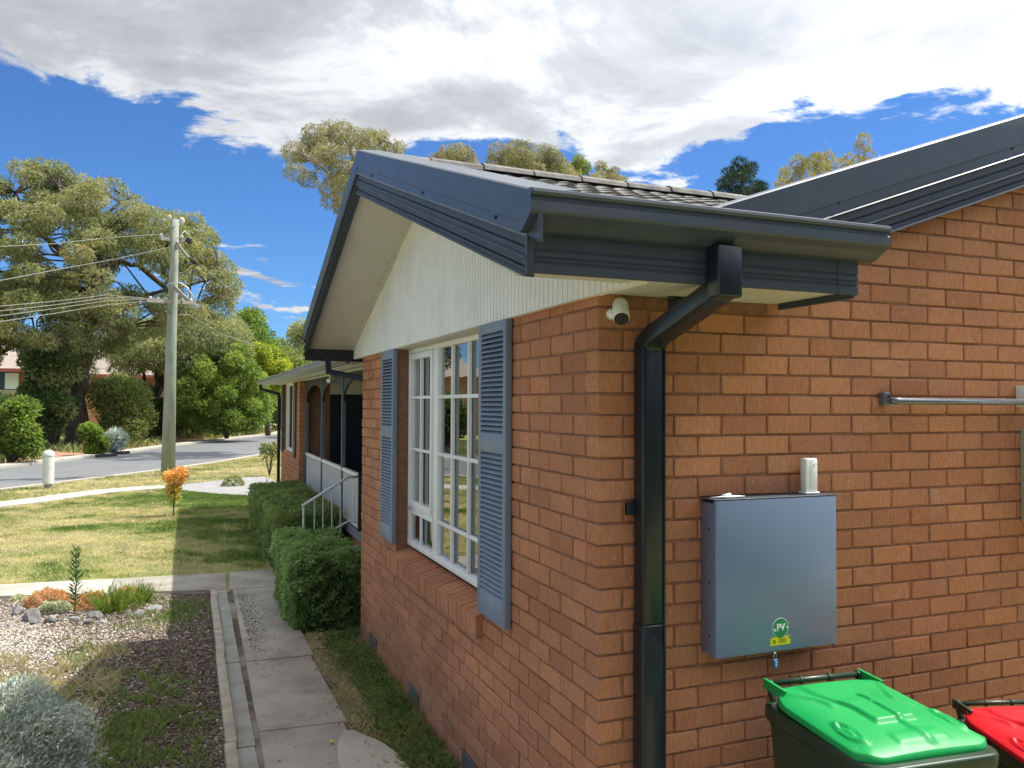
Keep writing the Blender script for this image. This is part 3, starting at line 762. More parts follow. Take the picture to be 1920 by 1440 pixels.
# ---- eave fascia and gutter over the side wall
fp_ = [(0, 0), (0, .030), (.005, .033), (.005, .038), (0, .041), (0, .046), (.005, .049), (.005, .054), (0, .057), (0, .072), (.005, .075), (.005, .080), (0, .083), (0, .25), (.02, .25), (.02, 0)]
MB().sweep(fp_, [(lambda a, b_, x=x: (x, -.465+a, 2.618+b_)) for x in (-.488, .80)]).build('fascia', SLATE2, H)
MB().sweep([(a-.002, b_-.002) for a, b_ in fp_], [(lambda a, b_, x=x: (x, -.465+a, 2.618+b_)) for x in (.80, .90)]).build('fascia', SLATE2, H)
MB().box(.88, .902, -.445, -.02, 2.605, 2.85).build('eave_end', SLATE2, H)
gp = [(0, 0), (-.030, .004), (-.070, .030), (-.092, .042), (-.100, .046), (-.105, .054), (-.104, .084), (-.098, .089), (-.098, .101), (-.108, .103), (-.113, .112), (-.111, .122), (-.103, .126), (-.096, .121), (-.098, .114), (-.092, .104), (-.091, .088), (-.098, .082), (-.098, .056), (-.085, .048), (-.030, .010), (-.004, .006), (-.004, .118), (0, .118)]
GZ0 = 2.746
def gutter(xs, y0, sgn=1, z=GZ0, name='gutter'):
    return MB().sweep(gp, [(lambda a, b_, x=x: (x, y0+a*sgn, z+b_)) for x in xs]).build(name, SLATE, H)
gutter((-.535, .958), -.466)
endp = [(0, 0), (-.030, .004), (-.070, .030), (-.100, .046), (-.105, .054), (-.104, .084), (-.098, .089), (-.098, .101), (-.110, .110), (-.103, .126), (0, .126)]
for x in (-.538, .957): MB().sweep(endp, [(lambda a, b_, x=x+d: (x, -.466+a, GZ0+b_)) for d in (0, .004)]).build('gutter_end', SLATE, H)
# far eave of the gable: fascia and gutter, black elbow
MB().box(-.50, 1.5, 5.085, 5.105, 2.60, 2.85).build('fascia', BLACKISH, H)
MB().sweep(gp, [(lambda a, b_, x=x: (x, 5.106-a, GZ0+b_)) for x in (-.5, -.02)]).build('gutter', SLATE, H)

def pipe_rect(path, w, d, side=(1, 0, 0)):
    pts = [Vector(p) for p in path]; s = Vector(side); v = []
    for i, p in enumerate(pts):
        a = (pts[i]-pts[i-1]).normalized() if i > 0 else (pts[1]-pts[0]).normalized()
        b_ = (pts[i+1]-pts[i]).normalized() if i < len(pts)-1 else a
        t = (a+b_).normalized(); k = 1/max(.3, t.dot(a)); nn = s.cross(t).normalized()
        for u, q in ((-1, -1), (1, -1), (1, 1), (-1, 1)): v.append(p+s*u*w/2+nn*q*d/2*k)
    f = [(4*i+k, 4*i+(k+1) % 4, 4*i+4+(k+1) % 4, 4*i+4+k) for i in range(len(pts)-1) for k in range(4)]+[(3, 2, 1, 0), tuple(4*(len(pts)-1)+k for k in range(4))]
    return MB().add(v, f)
dp = empty('downpipe', (.207, -.05, 0), parent=H)
o_ = Vector((.207, -.05, 0))
def dpp(path, w, d): return pipe_rect([Vector(p)-o_ for p in path], w, d)
dpp([(.240, -.508, 2.75), (.240, -.508, 2.565)], .104, .078).build('outlet', PIPE, dp, bevel=.008)
dpp([(.240, -.49, 2.60), (.236, -.40, 2.568), (.212, -.10, 2.462), (.207, -.052, 2.43), (.207, -.050, 2.38)], .100, .074).build('elbow', PIPE, dp, bevel=.008)
dpp([(.207, -.050, 2.44), (.207, -.050, 1.30)], .104, .078).build('pipe', PIPE, dp, bevel=.008)
dpp([(.207, -.050, 1.302), (.207, -.050, .02)], .108, .082).build('pipe', PIPE, dp, bevel=.008)
ri = MB()
for x in (-.046, .046): ri.box(x-.004, x+.004, -.0435, -.0405, 1.30, 2.42); ri.box(x-.004, x+.004, -.0455, -.0425, .02, 1.30)
ri.build('seam', PIPE, dp)
MB().box(-.088, -.05, .02, .046, 1.735, 1.785).box(-.052, -.0, .044, .048, 1.74, 1.77).build('bracket', BLACKISH, dp, bevel=.003)
# black elbow pipe at the far eave
a_ = at(614, 678, 1, 5.0); b_ = at(616, 697, 1, 5.0); c3 = at(690, 711, 1, 4.87)
dq = empty('downpipe', tuple(a_), parent=H); ao = Vector(a_)
pipe_rect([Vector((0, 0, .05)), Vector(b_)-ao, Vector(c3)-ao, Vector((c3[0]+.12, 4.87, c3[2]-.04))-ao], .06, .05, (0, 1, 0)).build('pipe', BLACKISH, dq)

# ---- roof planes (undersides in dark, tops carry the tiles)
rf = empty('roof', (0, YA, 3.8), parent=H); ro = Vector((0, YA, 3.8))
def R3(x, y, z): return (x-ro.x, y-ro.y, z-ro.z)
def zn(y): return ztop(y)-.085
def deck(q, th=.03):
    mb = MB(); n = len(q); mb.add([R3(*p) for p in q]+[R3(p[0], p[1], p[2]-th) for p in q], [tuple(range(n)), tuple(range(n, 2*n))[::-1]]+[(i, (i+1) % n, (i+1) % n+n, i+n) for i in range(n)])
    return mb.build('deck', TILE, rf)
deck([(-.46, -.50, zn(-.50)), (.93, -.50, zn(-.50)), (.93, -.07, zn(-.07)), (-.46, -.07, zn(-.07))])
deck([(-.46, -.069, zn(-.069)), (.44, -.069, zn(-.069)), (.44, .16, zn(.16)), (4.2, .16, zn(.16)), (4.2, YA, zn(YA)), (-.46, YA, zn(YA))])
deck([(-.46, YA+.01, zn(YA)), (4.2, YA+.01, zn(YA)), (4.2, 5.1, zn(5.1)), (-.46, 5.1, zn(5.1))])
deck([(.46, -.02, zmain(.46)-.05), (8.0, -.02, zmain(8)-.05), (8.0, 5.6, zmain(8)-.05), (.46, 5.6, zmain(.46)-.05)])
zv = lambda x: 2.66+.346*(x+.1)
deck([(-.08, 5.14, zv(-.08)), (9.0, 5.14, zv(9)), (9.0, 15.35, zv(9)), (-.08, 15.35, zv(-.08))])
deck([(8.01, -.02, zmain(8)-.05), (14, -.02, zmain(8)-2), (14, 15.35, zmain(8)-2), (8.01, 15.35, zmain(8)-.05)])
# tiles of the near gable slope
def tile_mesh(seed):
    rnd = random.Random(seed); v = []; nx = 8
    for j, (yy_, zz) in enumerate(((0, .0), (0, .016), (.36, -.004))):
        for i in range(nx+1):
            u = i/nx; h = .006*math.cos(u*4*math.pi)
            v.append((u*.30, yy_, zz+(h if j else h-.006)+rnd.uniform(-.0008, .0008)))
    f = [(j*(nx+1)+i, j*(nx+1)+i+1, (j+1)*(nx+1)+i+1, (j+1)*(nx+1)+i) for j in range(2) for i in range(nx)]
    return MB().add(v, f).mesh('tile', TILE, fix=False)
TM = [tile_mesh(i) for i in range(5)]
sl = math.atan(.333)
for j in range(10):
    y0 = -.52+j*.31
    if y0 > YA-.1: break
    for i in range(14):
        x0 = -.40+i*.30
        if zmain(x0) > zn(y0)+.35 or (j < 2 and x0 > .62): continue
        o = link('tile', TM[random.randrange(5)], rf, R3(x0, y0, zn(y0)+.022+random.uniform(-.002, .002))); o.rotation_euler = (sl+random.uniform(-.012, .004), random.uniform(-.004, .004), random.uniform(-.004, .004))
cap = MB(); 
capm = MB().add([(x, r_*math.cos(a), r_*math.sin(a)*.55) for x, r_ in ((0, .125), (.42, .112)) for a in np.linspace(0, math.pi, 7)], [(i, i+1, 8+i, 7+i) for i in range(6)]).mesh('ridge_tile', TILE, fix=False)
for i in range(12): link('ridge_tile', capm, rf, R3(-.40+i*.38, YA, zn(YA)+.02+random.uniform(-.003, .003)))
# verandah edge tiles
et = MB()
for i in range(34):
    y0 = 5.15+i*.30; et.add([(-.12, y0+.004, zv(-.12)+.0), (-.12, y0+.296, zv(-.12)), (.25, y0+.296, zv(.25)+.02), (.25, y0+.004, zv(.25)+.02), (-.12, y0+.004, zv(-.12)+.03), (-.12, y0+.296, zv(-.12)+.03)],
                            [(0, 1, 5, 4), (4, 5, 2, 3)])
tag(et.build('tile', TILE, H), kind='stuff')

# ================================================================== VERANDAH
VX, VZ = .45, .62
MB().box(VX-.03, 2.0, 4.82, 12.08, VZ-.10, VZ).build('verandah_floor', plain('grey_blue_floor', (.20, .22, .26), .7, .1, 5), H)
MB().box(VX+.05, 2.0, 4.82, 12.08, 0, VZ-.10).build('verandah_base', BRICK, H)
MB().box(-.02, 2.0, 5.12, 15.3, 2.60, 2.615).build('verandah_ceiling', CREAM, H)
cb = MB()
for x in (.12, .30): cb.box(x, x+.02, 5.12, 15.3, 2.585, 2.60)
cb.build('ceiling_batten', CREAM, H)
MB().box(-.06, -.04, 5.12, 15.35, 2.565, 2.69).build('fascia', CREAM, H)
MB().sweep(gp, [(lambda a, b_, y=y: (-.062+a*.9, y, 2.575+b_*.85)) for y in (5.12, 15.38)]).build('gutter', plain('grey_gutter', (.20, .21, .22), .4), H)
MB().box(2.0, 2.1, 4.8, 15.05, 0, 2.7).build('verandah_wall', MORTAR, H)
MB().box(1.97, 1.999, 4.82, 12.08, 2.38, 2.60).build('lintel', CREAM, H)
vw = empty('window', (1.98, 6.0, VZ), parent=H)
MB().box(-.02, .0, -1.0, 5.0, .02, 1.74).build('pane', BLACKISH, vw)
fr_ = MB()
for y_ in (0, 1.4, 2.8, 4.2): fr_.box(-.05, -.02, y_-.03, y_+.03, 0, 1.75)
fr_.box(-.05, -.021, -.03, 4.23, .70, .74); fr_.build('frame', BLACKISH, vw)
MB().box(.86, 1.96, 12.06, 12.095, VZ, 2.36).build('door_pane', BLACKISH, H)
MB().box(.86, 1.96, 12.07, 12.10, 2.365, 2.60).build('lintel', CREAM, H)
# posts with curved brackets
for yp in (12.05, 10.2, 8.36, 6.52):
    ps = empty('verandah_post', (VX, yp, VZ), parent=H)
    MB().box(-.025, .025, -.025, .025, 0, 1.98).build('post', plain('slate_post', (.14, .17, .215), .5) if 'slate_post' not in bpy.data.materials else bpy.data.materials['slate_post'], ps)
for k, (ya, yb) in enumerate(((12.02, 10.23), (10.17, 8.39), (8.33, 6.55))):
    v = []; nn_ = 14
    for i in range(nn_+1):
        u = i/nn_; y_ = ya+(yb-ya)*u; a = abs(2*u-1)
        zc = 2.60-.10-.28*(1-math.sqrt(max(0, 1-a**2.2)))
        v += [(VX-.012, y_, 2.60), (VX-.012, y_, zc), (VX+.012, y_, zc), (VX+.012, y_, 2.60)]
    f = [(4*i+q, 4*i+(q+1) % 4, 4*i+4+(q+1) % 4, 4*i+4+q) for i in range(nn_) for q in range(4)]
    MB().add(v, f).build('valance', BLACKISH, H)
# balustrade panels
bal_me = MB().box(-.011, .011, -.014, .014, 0, .60).mesh('baluster', WHITE)
for ya, yb in ((10.24, 12.02), (8.40, 10.16), (7.20, 8.32)):
    bp_ = empty('balustrade', (VX, ya, VZ), parent=H); L_ = yb-ya
    MB().box(-.025, .025, 0, L_, .66, .70).build('rail', WHITE, bp_); MB().box(-.018, .018, 0, L_, .03, .062).build('rail', WHITE, bp_)
    nb = int(L_/.085)
    for i in range(nb): link('baluster', bal_me, bp_, (0, (i+.5)*L_/nb, .061))
MB().box(VX-.02, VX+.02, 7.15, 7.19, VZ-.1, VZ+.72).build('newel', plain('rust_dark', (.05, .025, .02), .7), H)
# steps down to the garden
st_ = MB()
for i in range(3): st_.box(VX-.03-.28*(i+1), VX-.032-.28*i, 5.9, 7.1, 0, VZ-.155*(i+1))
st_.build('steps', CONC, H)
# far block
fb = MB(); fb.box(.33, 2.0, 12.105, 12.20, 0, 2.6).box(.331, .43, 12.2, 12.84, 0, 2.6).box(.331, .43, 14.56, 15.04, 0, 2.6).box(.331, .43, 12.84, 14.56, 0, 1.24).box(.43, 2.0, 14.94, 15.04, 0, 2.6)
fb.build('wall', MORTAR, H)
MB().box(.318, .322, 12.098, 12.102, 0, .01).build('corner_stop', MORTAR, H) if False else None
fw = empty('window', (.36, 12.85, 1.25), parent=H)
MB().box(.03, .034, .05, 1.65, .05, 1.30).build('pane', GLASS, fw)
f2 = MB(); f2.box(0, .05, 0, .05, 0, 1.35).box(0, .05, 1.65, 1.70, 0, 1.35).box(0, .05, .05, 1.65, 0, .05).box(0, .05, .05, 1.65, 1.30, 1.35).box(.002, .048, .60, .66, .05, 1.30)
f2.build('frame', WHITE, fw)
MB().box(.30, .31, .05, 1.65, .02, 1.33).build('curtain', CURTAIN, fw)
for y0, y1 in ((12.48, 12.80), (14.60, 14.90)):
    s2 = empty('shutter', (.318, y0, 1.2), parent=H); MB().box(-.03, 0, 0, y1-y0, 0, 1.38).build('panel', plain('brown_shutter', (.09, .075, .06), .6) if 'brown_shutter' not in bpy.data.materials else bpy.data.materials['brown_shutter'], s2)
# downpipe at the far corner
d2 = empty('downpipe', (.27, 15.1, 0), parent=H); e1 = Vector((.27, 15.1, 0))
pipe_rect([Vector(p)-e1 for p in ((-.10, 15.20, 2.60), (-.10, 15.20, 2.50), (.26, 15.09, 2.40), (.27, 15.09, 2.3), (.27, 15.09, 0))], .07, .06, (0, 1, 0)).build('pipe', BLACKISH, d2)

# ---- sub-floor vents
for yv in (1.58, 2.83, 4.22):
    ve = empty('vent', (-.004, yv, .10), parent=H); MB().box(-.001, .01, -.125, .125, -.05, .05).build('backing', BLACKISH, ve)
    lo = MB().box(-.006, -.001, -.125, -.117, -.05, .05).box(-.006, -.001, .117, .125, -.05, .05).build('frame', ALU, ve)
    lm = MB().box(-.007, -.0015, -.117, .117, -.0025, .0025).mesh('louvre', ALU)
    for i in range(8): link('louvre', lm, ve, (0, 0, -.045+i*.0128))

# ================================================================== THINGS ON THE SIDE WALL
mb_ = empty('meter_box', (.80, -.055, 1.147), label='grey blue steel meter box hung on the side brick wall beside the downpipe', cat='meter box')
BOXM = plain('meter_box_grey', (.165, .22, .345), .38, .06, 2.0, coat=.1)
BOXS = plain('meter_box_side', (.15, .165, .235), .42, .06, 3)
MB().box(-.315, .315, -.035, .05, 0, .628).build('case', BOXS, mb_, bevel=.003)
MB().box(-.315, .317, -.057, -.036, -.006, .640).build('door', BOXM, mb_, bevel=.004)
for z_ in (.08, .30, .52): MB().tube([(-.3152, -.012, z_), (-.3180, -.012, z_)], .0045, 8).build('rivet', BLACKISH, mb_)
MB().box(-.318, .318, -.057, .054, .641, .646).build('lid', SLATE, mb_, bevel=.002)
GREEN = plain('sticker_green', (.01, .24, .10), .4, .04); YEL = plain('sticker_yellow', (.78, .72, .02), .4, .04); INK = plain('ink', (.02, .02, .02), .5, .02); WH = plain('sticker_white', (.85, .87, .85), .4, .02)
pc = at(1463, 1177, 1, -.112); sx, sz = pc[0]-.80, pc[2]-1.147
def disc(r0, y, n=28): return MB().tube([(sx, y, sz), (sx, y-.0007, sz)], r0, n)
st = empty('sticker', (0, 0, 0), parent=mb_)
disc(.042, -.0575).build('ring', WH, st); disc(.0395, -.0583).build('disc', GREEN, st)
def text(body, size, loc, mat, parent, name='lettering', bold=0, depth=.0006):
    cu = bpy.data.curves.new(name, 'FONT'); cu.body = body; cu.size = size; cu.extrude = depth; cu.align_x = 'CENTER'; cu.align_y = 'CENTER'; cu.offset = bold
    t = bpy.data.objects.new(name+'_src', cu); C.objects.link(t); dg = bpy.context.evaluated_depsgraph_get()
    me = bpy.data.meshes.new_from_object(t.evaluated_get(dg)); bpy.data.objects.remove(t)
    me.materials.clear(); me.materials.append(mat); o = link(name, me, parent, loc); o.rotation_euler = (rad(90), 0, 0); return o
text('PV', .040, (sx, -.0602, sz+.001), WH, st, bold=.0009)
dots = MB()
for dx_, dz_ in ((-.032, -.004), (-.028, -.010), (.034, 0)): dots.tube([(sx+dx_, -.0590, sz+dz_), (sx+dx_, -.0602, sz+dz_)], .0042, 10)
dots.build('mark', WH, st)
ys_ = empty('sticker', (0, 0, 0), parent=mb_)
yc = at(1463, 1201, 1, -.112); yx, yz = yc[0]-.80, yc[2]-1.147
MB().box(yx-.052, yx+.052, -.0582, -.0575, yz-.018, yz+.017).build('label_plate', YEL, ys_)
ik = MB()
for k_ in range(5): ik.box(yx-.008, yx+.03, -.0588, -.0584, yz+.008-k_*.004, yz+.0093-k_*.004)
ik.box(yx-.048, yx-.044, -.0588, -.0584, yz+.010, yz+.016).box(yx+.044, yx+.050, -.0588, -.0584, yz+.006, yz+.016)
ik.build('print', INK, ys_); text('5)', .020, (yx-.033, -.0590, yz-.002), INK, ys_)
# padlock
pl = at(1453, 1243, 1, -.112)
pk = empty('padlock', tuple(pl), label='small blue padlock hanging below the grey meter box', cat='padlock')
MB().box(-.011, .011, -.008, .008, -.022, .016).build('body', plain('padlock_blue', (.03, .17, .38), .3, .1), pk, bevel=.003)
MB().tube([(-.006, 0, .014), (-.006, 0, .036), (0, 0, .043), (.006, 0, .036), (.006, 0, .014)], .0028, 8).build('shackle', ALU, pk, smooth=True)
ms = MB(); [ms.box(-.004, .003, -.0088, -.0078, z_, z_+.004) for z_ in (-.014, -.006, .002)]; ms.build('mark', WH, pk)
# white antenna unit on the box
wp = at(1517, 928, 1, -.055)
an = empty('wifi_unit', (wp[0], -.055, 1.795), label='white upright plastic wifi unit standing on the grey meter box', cat='wifi unit')
PLAS = plain('white_plastic', (.84, .86, .85), .35, .03, 5)
MB().box(-.038, .038, -.026, .026, 0, .008).build('base', PLAS, an, bevel=.002)
MB().box(-.031, .031, -.018, .020, .008, .155).build('body', PLAS, an, bevel=.004); MB().box(-.008, .028, -.0215, -.018, .012, .150).build('front_cover', PLAS, an, bevel=.003)
MB().box(.006, .010, -.0222, -.0216, .118, .128).box(.018, .021, -.0222, -.0216, .128, .132).build('mark', INK, an)
MB().box(-.028, .016, -.010, .010, -.0, .0).build('foot', BLACKISH, an) if False else None
# white cable on the box
cb_ = []
for i in range(60):
    t_ = i/59; a = t_*4*math.pi; cb_.append((.60+.055*math.cos(a)+t_*.02-.02, -.075+.018*math.sin(a), 1.798+.004*t_*abs(math.sin(a*.5))))
ca_ = empty('coiled_cable', (.60, -.075, 1.795), label='coil of thin white cable lying on the top left of the meter box', cat='cable')
MB().tube([(p[0]-.60, p[1]+.075, p[2]-1.795) for p in [(.49, -.07, 1.797), (.52, -.085, 1.80)]+cb_], .0024, 6).build('wire', WH, ca_, smooth=True)
MB().tube([(-.055, -.0, .006), (-.018, -.005, .012)], .008, 8).build('connector', WH, ca_, smooth=True)

# security camera
sc_ = empty('security_camera', (.055, 0, 2.55), label='white bullet security camera on the side wall under the eave', cat='camera')
MB().tube([(0, -.001, 0), (0, -.022, 0), (.003, -.036, 0)], [.024, .022, .012], 14).build('mount', PLAS, sc_, smooth=True)
c_a = Vector((.030, -.030, .018)); c_d = (Vector((-.30, -.66, -.70))).normalized()
MB().tube([c_a-c_d*.052, c_a-c_d*.046, c_a-c_d*.028, c_a+c_d*.055, c_a+c_d*.060], [.014, .028, .034, .034, .031], 20).build('housing', PLAS, sc_, smooth=False, bevel=.002)
MB().tube([c_a+c_d*.058, c_a+c_d*.0625], [.0300, .0300], 20).build('lens_cover', plain('black_gloss', (.012, .013, .015), .12, .05, coat=.6), sc_)
MB().tube([c_a+c_d*.062+Vector((0, 0, .008)), c_a+c_d*.0640+Vector((0, 0, .008))], [.006, .005], 12).build('lens', BLACKISH, sc_)
# far white camera under the verandah eave
fc = at(619, 712, 1, 7.6)
f3 = empty('security_camera', tuple(fc), label='small white camera hanging below the far verandah eave', cat='camera')
MB().tube([(0, 0, .09), (0, 0, .02)], .012, 8).build('mount', PLAS, f3); MB().tube([(.03, .03, .01), (-.03, -.05, -.015)], .028, 12).build('housing', PLAS, f3)

# wall rail
wr = empty('wall_rail', (1.50, -.03, 2.215), label='grey metal tube rail fixed along the side brick wall', cat='rail')
p0 = at(1668, 750, 1, -.07)
MB().box(-.022, .018, -.006, .03, -.032, .032).build('bracket', STEELPAINT, wr, bevel=.004)
MB().tube([(-.002, -.012, .012), (-.002, -.020, .012)], .006, 8).build('bolt', BLACKISH, wr)
MB().tube([(-.008, -.030, -.008), (.03, -.040, -.010), (1.3, -.048, -.010)], .0165, 14).build('tube', STEELPAINT, wr, smooth=True)
MB().box(.895, .93, -.075, .03, -.035, .075).build('clamp', PLAS, wr, bevel=.003)
# light cabinet whose edge shows at the right margin
cabm = plain('pale_cabinet', (.46, .46, .42), .4, .06, metal=.2)
cb2 = empty('wall_cabinet', (2.62, -.07, 1.53), label='pale metal wall cabinet cut off by the right picture edge', cat='cabinet')
xr = at(1913, 900, 1, 0)[0]-2.62
z_t, z_b = at(1914, 806, 1, -.14)[2]-1.53, at(1914, 990, 1, -.14)[2]-1.53
MB().box(xr, .30, -.06, .07, z_b, z_t).build('case', cabm, cb2, bevel=.004); MB().box(xr, .30, -.075, -.062, z_b, z_t).build('door', cabm, cb2, bevel=.003)
MB().box(xr+.01, xr+.03, -.085, -.076, z_t-.06, z_t-.02).box(xr+.01, xr+.03, -.085, -.076, z_b+.09, z_b+.11).build('hinge', BLACKISH, cb2)

# ================================================================== BINS
def rr_outline(w, y0, y1, r_, n=6, back_r=None):
    pts = []
    for cx_, cy_, a0, R_ in ((w/2, y0, 180, r_), (w/2, y1, 0, back_r or r_)): pass
    br = back_r or r_
    for (cx_, cy_, a0, R_) in ((w/2-r_, y0+r_, -90, r_), (w/2-br, y1-br, 0, br), (-w/2+br, y1-br, 90, br), (-w/2+r_, y0+r_, 180, r_)):
        for i in range(n+1):
            a = rad(a0+90*i/n); pts.append((cx_+R_*math.cos(a), cy_+R_*math.sin(a)))
    return pts
def loft(mb, rings, cap0=True, cap1=True):
    n = len(rings[0]); v = [p for r_ in rings for p in r_]; f = [(i*n+k, i*n+(k+1) % n, (i+1)*n+(k+1) % n, (i+1)*n+k) for i in range(len(rings)-1) for k in range(n)]
    if cap0: f.append(tuple(range(n))[::-1])
    if cap1: f.append(tuple((len(rings)-1)*n+k for k in range(n)))
    return mb.add(v, f)
BODYG = plain('bin_body_green', (.018, .040, .022), .38, .25, 12, spec=.5, dirt=.05)
def lid_mat(name, col):
    m, nt, b = new_mat(name); f = noise(nt, 5, 5, .6)
    c = ramp(nt, f, [(.3, tuple(x*.9 for x in col)), (.7, col)])
    sc2 = noise(nt, 30, 6, .75, stretch=(1, .25, 1)); c = mix(nt, ramp(nt, sc2, [(.62, (0, 0, 0)), (.75, (.28, .28, .28))]), c, (.55, .70, .55) if col[1] > col[0] else (.75, .45, .45))
    nt.links.new(c, b.inputs['Base Color']); nt.links.new(M(nt, 'MULTIPLY_ADD', f, .3, .30), b.inputs['Roughness']); b.inputs['Specular IOR Level'].default_value = .35
    bump(nt, b, noise(nt, 250, 2, .5), .15, .001); return m
def make_bin(loc, rz, s, lidcol, label, lidname):
    o = empty('wheelie_bin', loc, rz, label=label, cat='wheelie bin', group='wheelie bins against the side wall')
    w, dth, h = .58*s, .68*s, 1.02*s           # local: front is -y, back (handle) +y
    def ring(sc1, sc2, z, r_=.05): return [(x, y_, z) for x, y_ in rr_outline(w*sc1, -dth/2*sc2, dth/2*sc2, r_*s)]
    mb = MB(); loft(mb, [ring(.74, .66, .02), ring(.80, .72, .12*s), ring(.92, .90, h-.10*s), ring(.93, .92, h-.085*s)]); mb.build('body', BODYG, o, smooth=False, bevel=.004)
    mb = MB(); loft(mb, [ring(.93, .98, h-.085*s, .06), ring(.95, 1.0, h-.07*s, .06), ring(.95, 1.0, h-.03*s, .06), ring(.93, .98, h-.022*s, .06)]); mb.build('rim', BODYG, o, bevel=.004)
    mb = MB(); mb.box(-w*.42, w*.42, -dth*.5-.012, -dth*.47, h-.17*s, h-.13*s); mb.build('front_lip', BODYG, o, bevel=.008)
    # lid: height field inside a rounded outline
    nu, nv = 40, 44; lw, y0, y1 = w*.95, -dth*.44, dth*.47
    out = rr_outline(lw, y0, y1, .085*s, 8, .17*s); oa = np.array(out)
    def hz(x, y):
        u = x/(lw/2); v = (y-y0)/(y1-y0)
        edge = max(abs(u)**6, abs(2*v-1)**6); z = .030*(1-.9*edge)+.030*v+.012*math.cos(u*1.4)
        def ss(a, b_, t_): t_ = min(1, max(0, (t_-a)/(b_-a))); return t_*t_*(3-2*t_)
        # raised plateau widening to the back
        half = .34+.22*ss(.45, .8, v); plate = ss(0, .045, half-abs(u))*ss(0, .03, v-.27)*(1-ss(.88, .93, v)); z += .016*plate*(1-.35*ss(.55, .62, v))
        # centre crease
        z += .010*math.exp(-((u-.06)/.05)**4)*(ss(.02, .05, v)*(1-ss(.62, .66, v)))
        # front dip and grips
        z += .008*ss(0, .06, .42-abs(u))*ss(0, .05, v-.03)*(1-ss(.12, .2, v))
        for sg in (-1, 1):
            gu, gv = (u-sg*.80), (v-.26); e_ = (gu/.075)**2+(gv/.12)**2; z += .013*math.exp(-((e_-1)/.45)**2)*(1 if e_ < 3 else 0)+.008*math.exp(-e_*4)-.006*math.exp(-((e_-.45)/.2)**2)
            lx = sg*(.92-.35*ss(.45, .98, 1-v)); 
            z += .010*math.exp(-((u-sg*(.52+.40*ss(.55, 1, v)))/.045)**2)*ss(.5, .6, v)
        return z*s
    rings = []
    levels = [1.0, .988, .972]+[.955-.0205*i for i in range(46)]
    # dense outline for detail
    dense = []
    for i in range(len(out)):
        a = np.array(out[i]); b_ = np.array(out[(i+1) % len(out)]); k = max(1, int(np.linalg.norm(b_-a)/.012))
        for t_ in range(k): dense.append(tuple(a+(b_-a)*t_/k))
    cyc = (y0+y1)/2; zb_ = h-.018*s
    rings.append([(x*1.0, cyc+(y-cyc)*1.0, zb_-.012*s+.030*s*(y-y0)/(y1-y0)) for x, y in dense])
    rings.append([(x*1.012, cyc+(y-cyc)*1.012, zb_-.010*s+.030*s*(y-y0)/(y1-y0)) for x, y in dense])
    rings.append([(x*1.012, cyc+(y-cyc)*1.012, zb_+.002*s+.030*s*(y-y0)/(y1-y0)) for x, y in dense])
    for L_ in levels: rings.append([(x*L_, cyc+(y-cyc)*L_, zb_+.006*s+hz(x*L_, cyc+(y-cyc)*L_)) for x, y in dense])
    mb = MB(); loft(mb, rings); lid = mb.build('lid', lid_mat(lidname, lidcol), o, smooth=True)
    lm = lid.data.materials[0]
    # hinge ears and handle bar
    hy, hz_ = dth/2+.010*s, h+.042*s
    for sg in (-1, 1):
        MB().add([(sg*w*.40-.007, dth*.32, h+.055*s), (sg*w*.40-.007, hy+.015, hz_+.018), (sg*w*.40-.007, hy+.018, hz_-.022), (sg*w*.40-.007, dth*.34, h+.015*s),
                  (sg*w*.40+.007, dth*.32, h+.055*s), (sg*w*.40+.007, hy+.015, hz_+.018), (sg*w*.40+.007, hy+.018, hz_-.022), (sg*w*.40+.007, dth*.34, h+.015*s)],
                 [(0, 1, 2, 3), (4, 7, 6, 5), (0, 4, 5, 1), (1, 5, 6, 2), (2, 6, 7, 3), (3, 7, 4, 0)]).build('hinge_arm', lm if s > .9 else BODYG, o, bevel=.003)
    MB().tube([(-w*.40, hy, hz_), (w*.40, hy, hz_)], .0125*s, 12).build('handle', BODYG, o, smooth=True)
    for x in (-.215, -.07, .07, .215):
        MB().tube([(x*w/.58-.004, hy, hz_), (x*w/.58+.004, hy, hz_)], .017*s, 12).build('collar', BODYG, o)
    for x in (-.22, .22): MB().beam((x*w/.58, hy, hz_-.01), (x*w/.58, dth/2-.04, h-.08), .03, .012, (1, 0, 0)).build('bracket', BODYG, o)
    for sg in (-1, 1): MB().tube([(sg*w*.40, dth*.38, .10), (sg*(w*.40+.05), dth*.38, .10)], .10, 18).build('wheel', BLACKISH, o)
    return o
make_bin((.872, -.555, 0), rad(-5), .985, (.007, .32, .075), 'wheelie bin with a bright green lid beside the brick wall under the meter box', 'lid_green')
make_bin((1.675, -.66, 0), rad(-17), .84, (.58, .008, .018), 'wheelie bin with a red lid cut off by the right picture edge', 'lid_red')

# ================================================================== GRAVEL BED, GRASS
def scatter_poly(n, x0, x1, y0, y1, rng=RNG): return rng.uniform(x0, x1, n), rng.uniform(y0, y1, n)
def vnoise(x, y, s, seed=0):
    """cheap smooth value noise 0..1"""
    r_ = np.random.default_rng(seed).uniform(size=(64, 64)); X = x*s+100; Y = y*s+100
    i = np.floor(X).astype(int); j = np.floor(Y).astype(int); u = X-i; v = Y-j; u = u*u*(3-2*u); v = v*v*(3-2*v)
    g_ = lambda a, b_: r_[a % 64, b_ % 64]
    return (g_(i, j)*(1-u)+g_(i+1, j)*u)*(1-v)+(g_(i, j+1)*(1-u)+g_(i+1, j+1)*u)*v
def in_frame(P, m=60):
    d = P-CAM; z = d@FW; x = 960+FPX*(d@RT)/np.maximum(z, .01); y = 720-FPX*(d@UP)/np.maximum(z, .01)
    return (z > .3) & (x > -m-200) & (x < 1920+m) & (y < 1440+m+150)
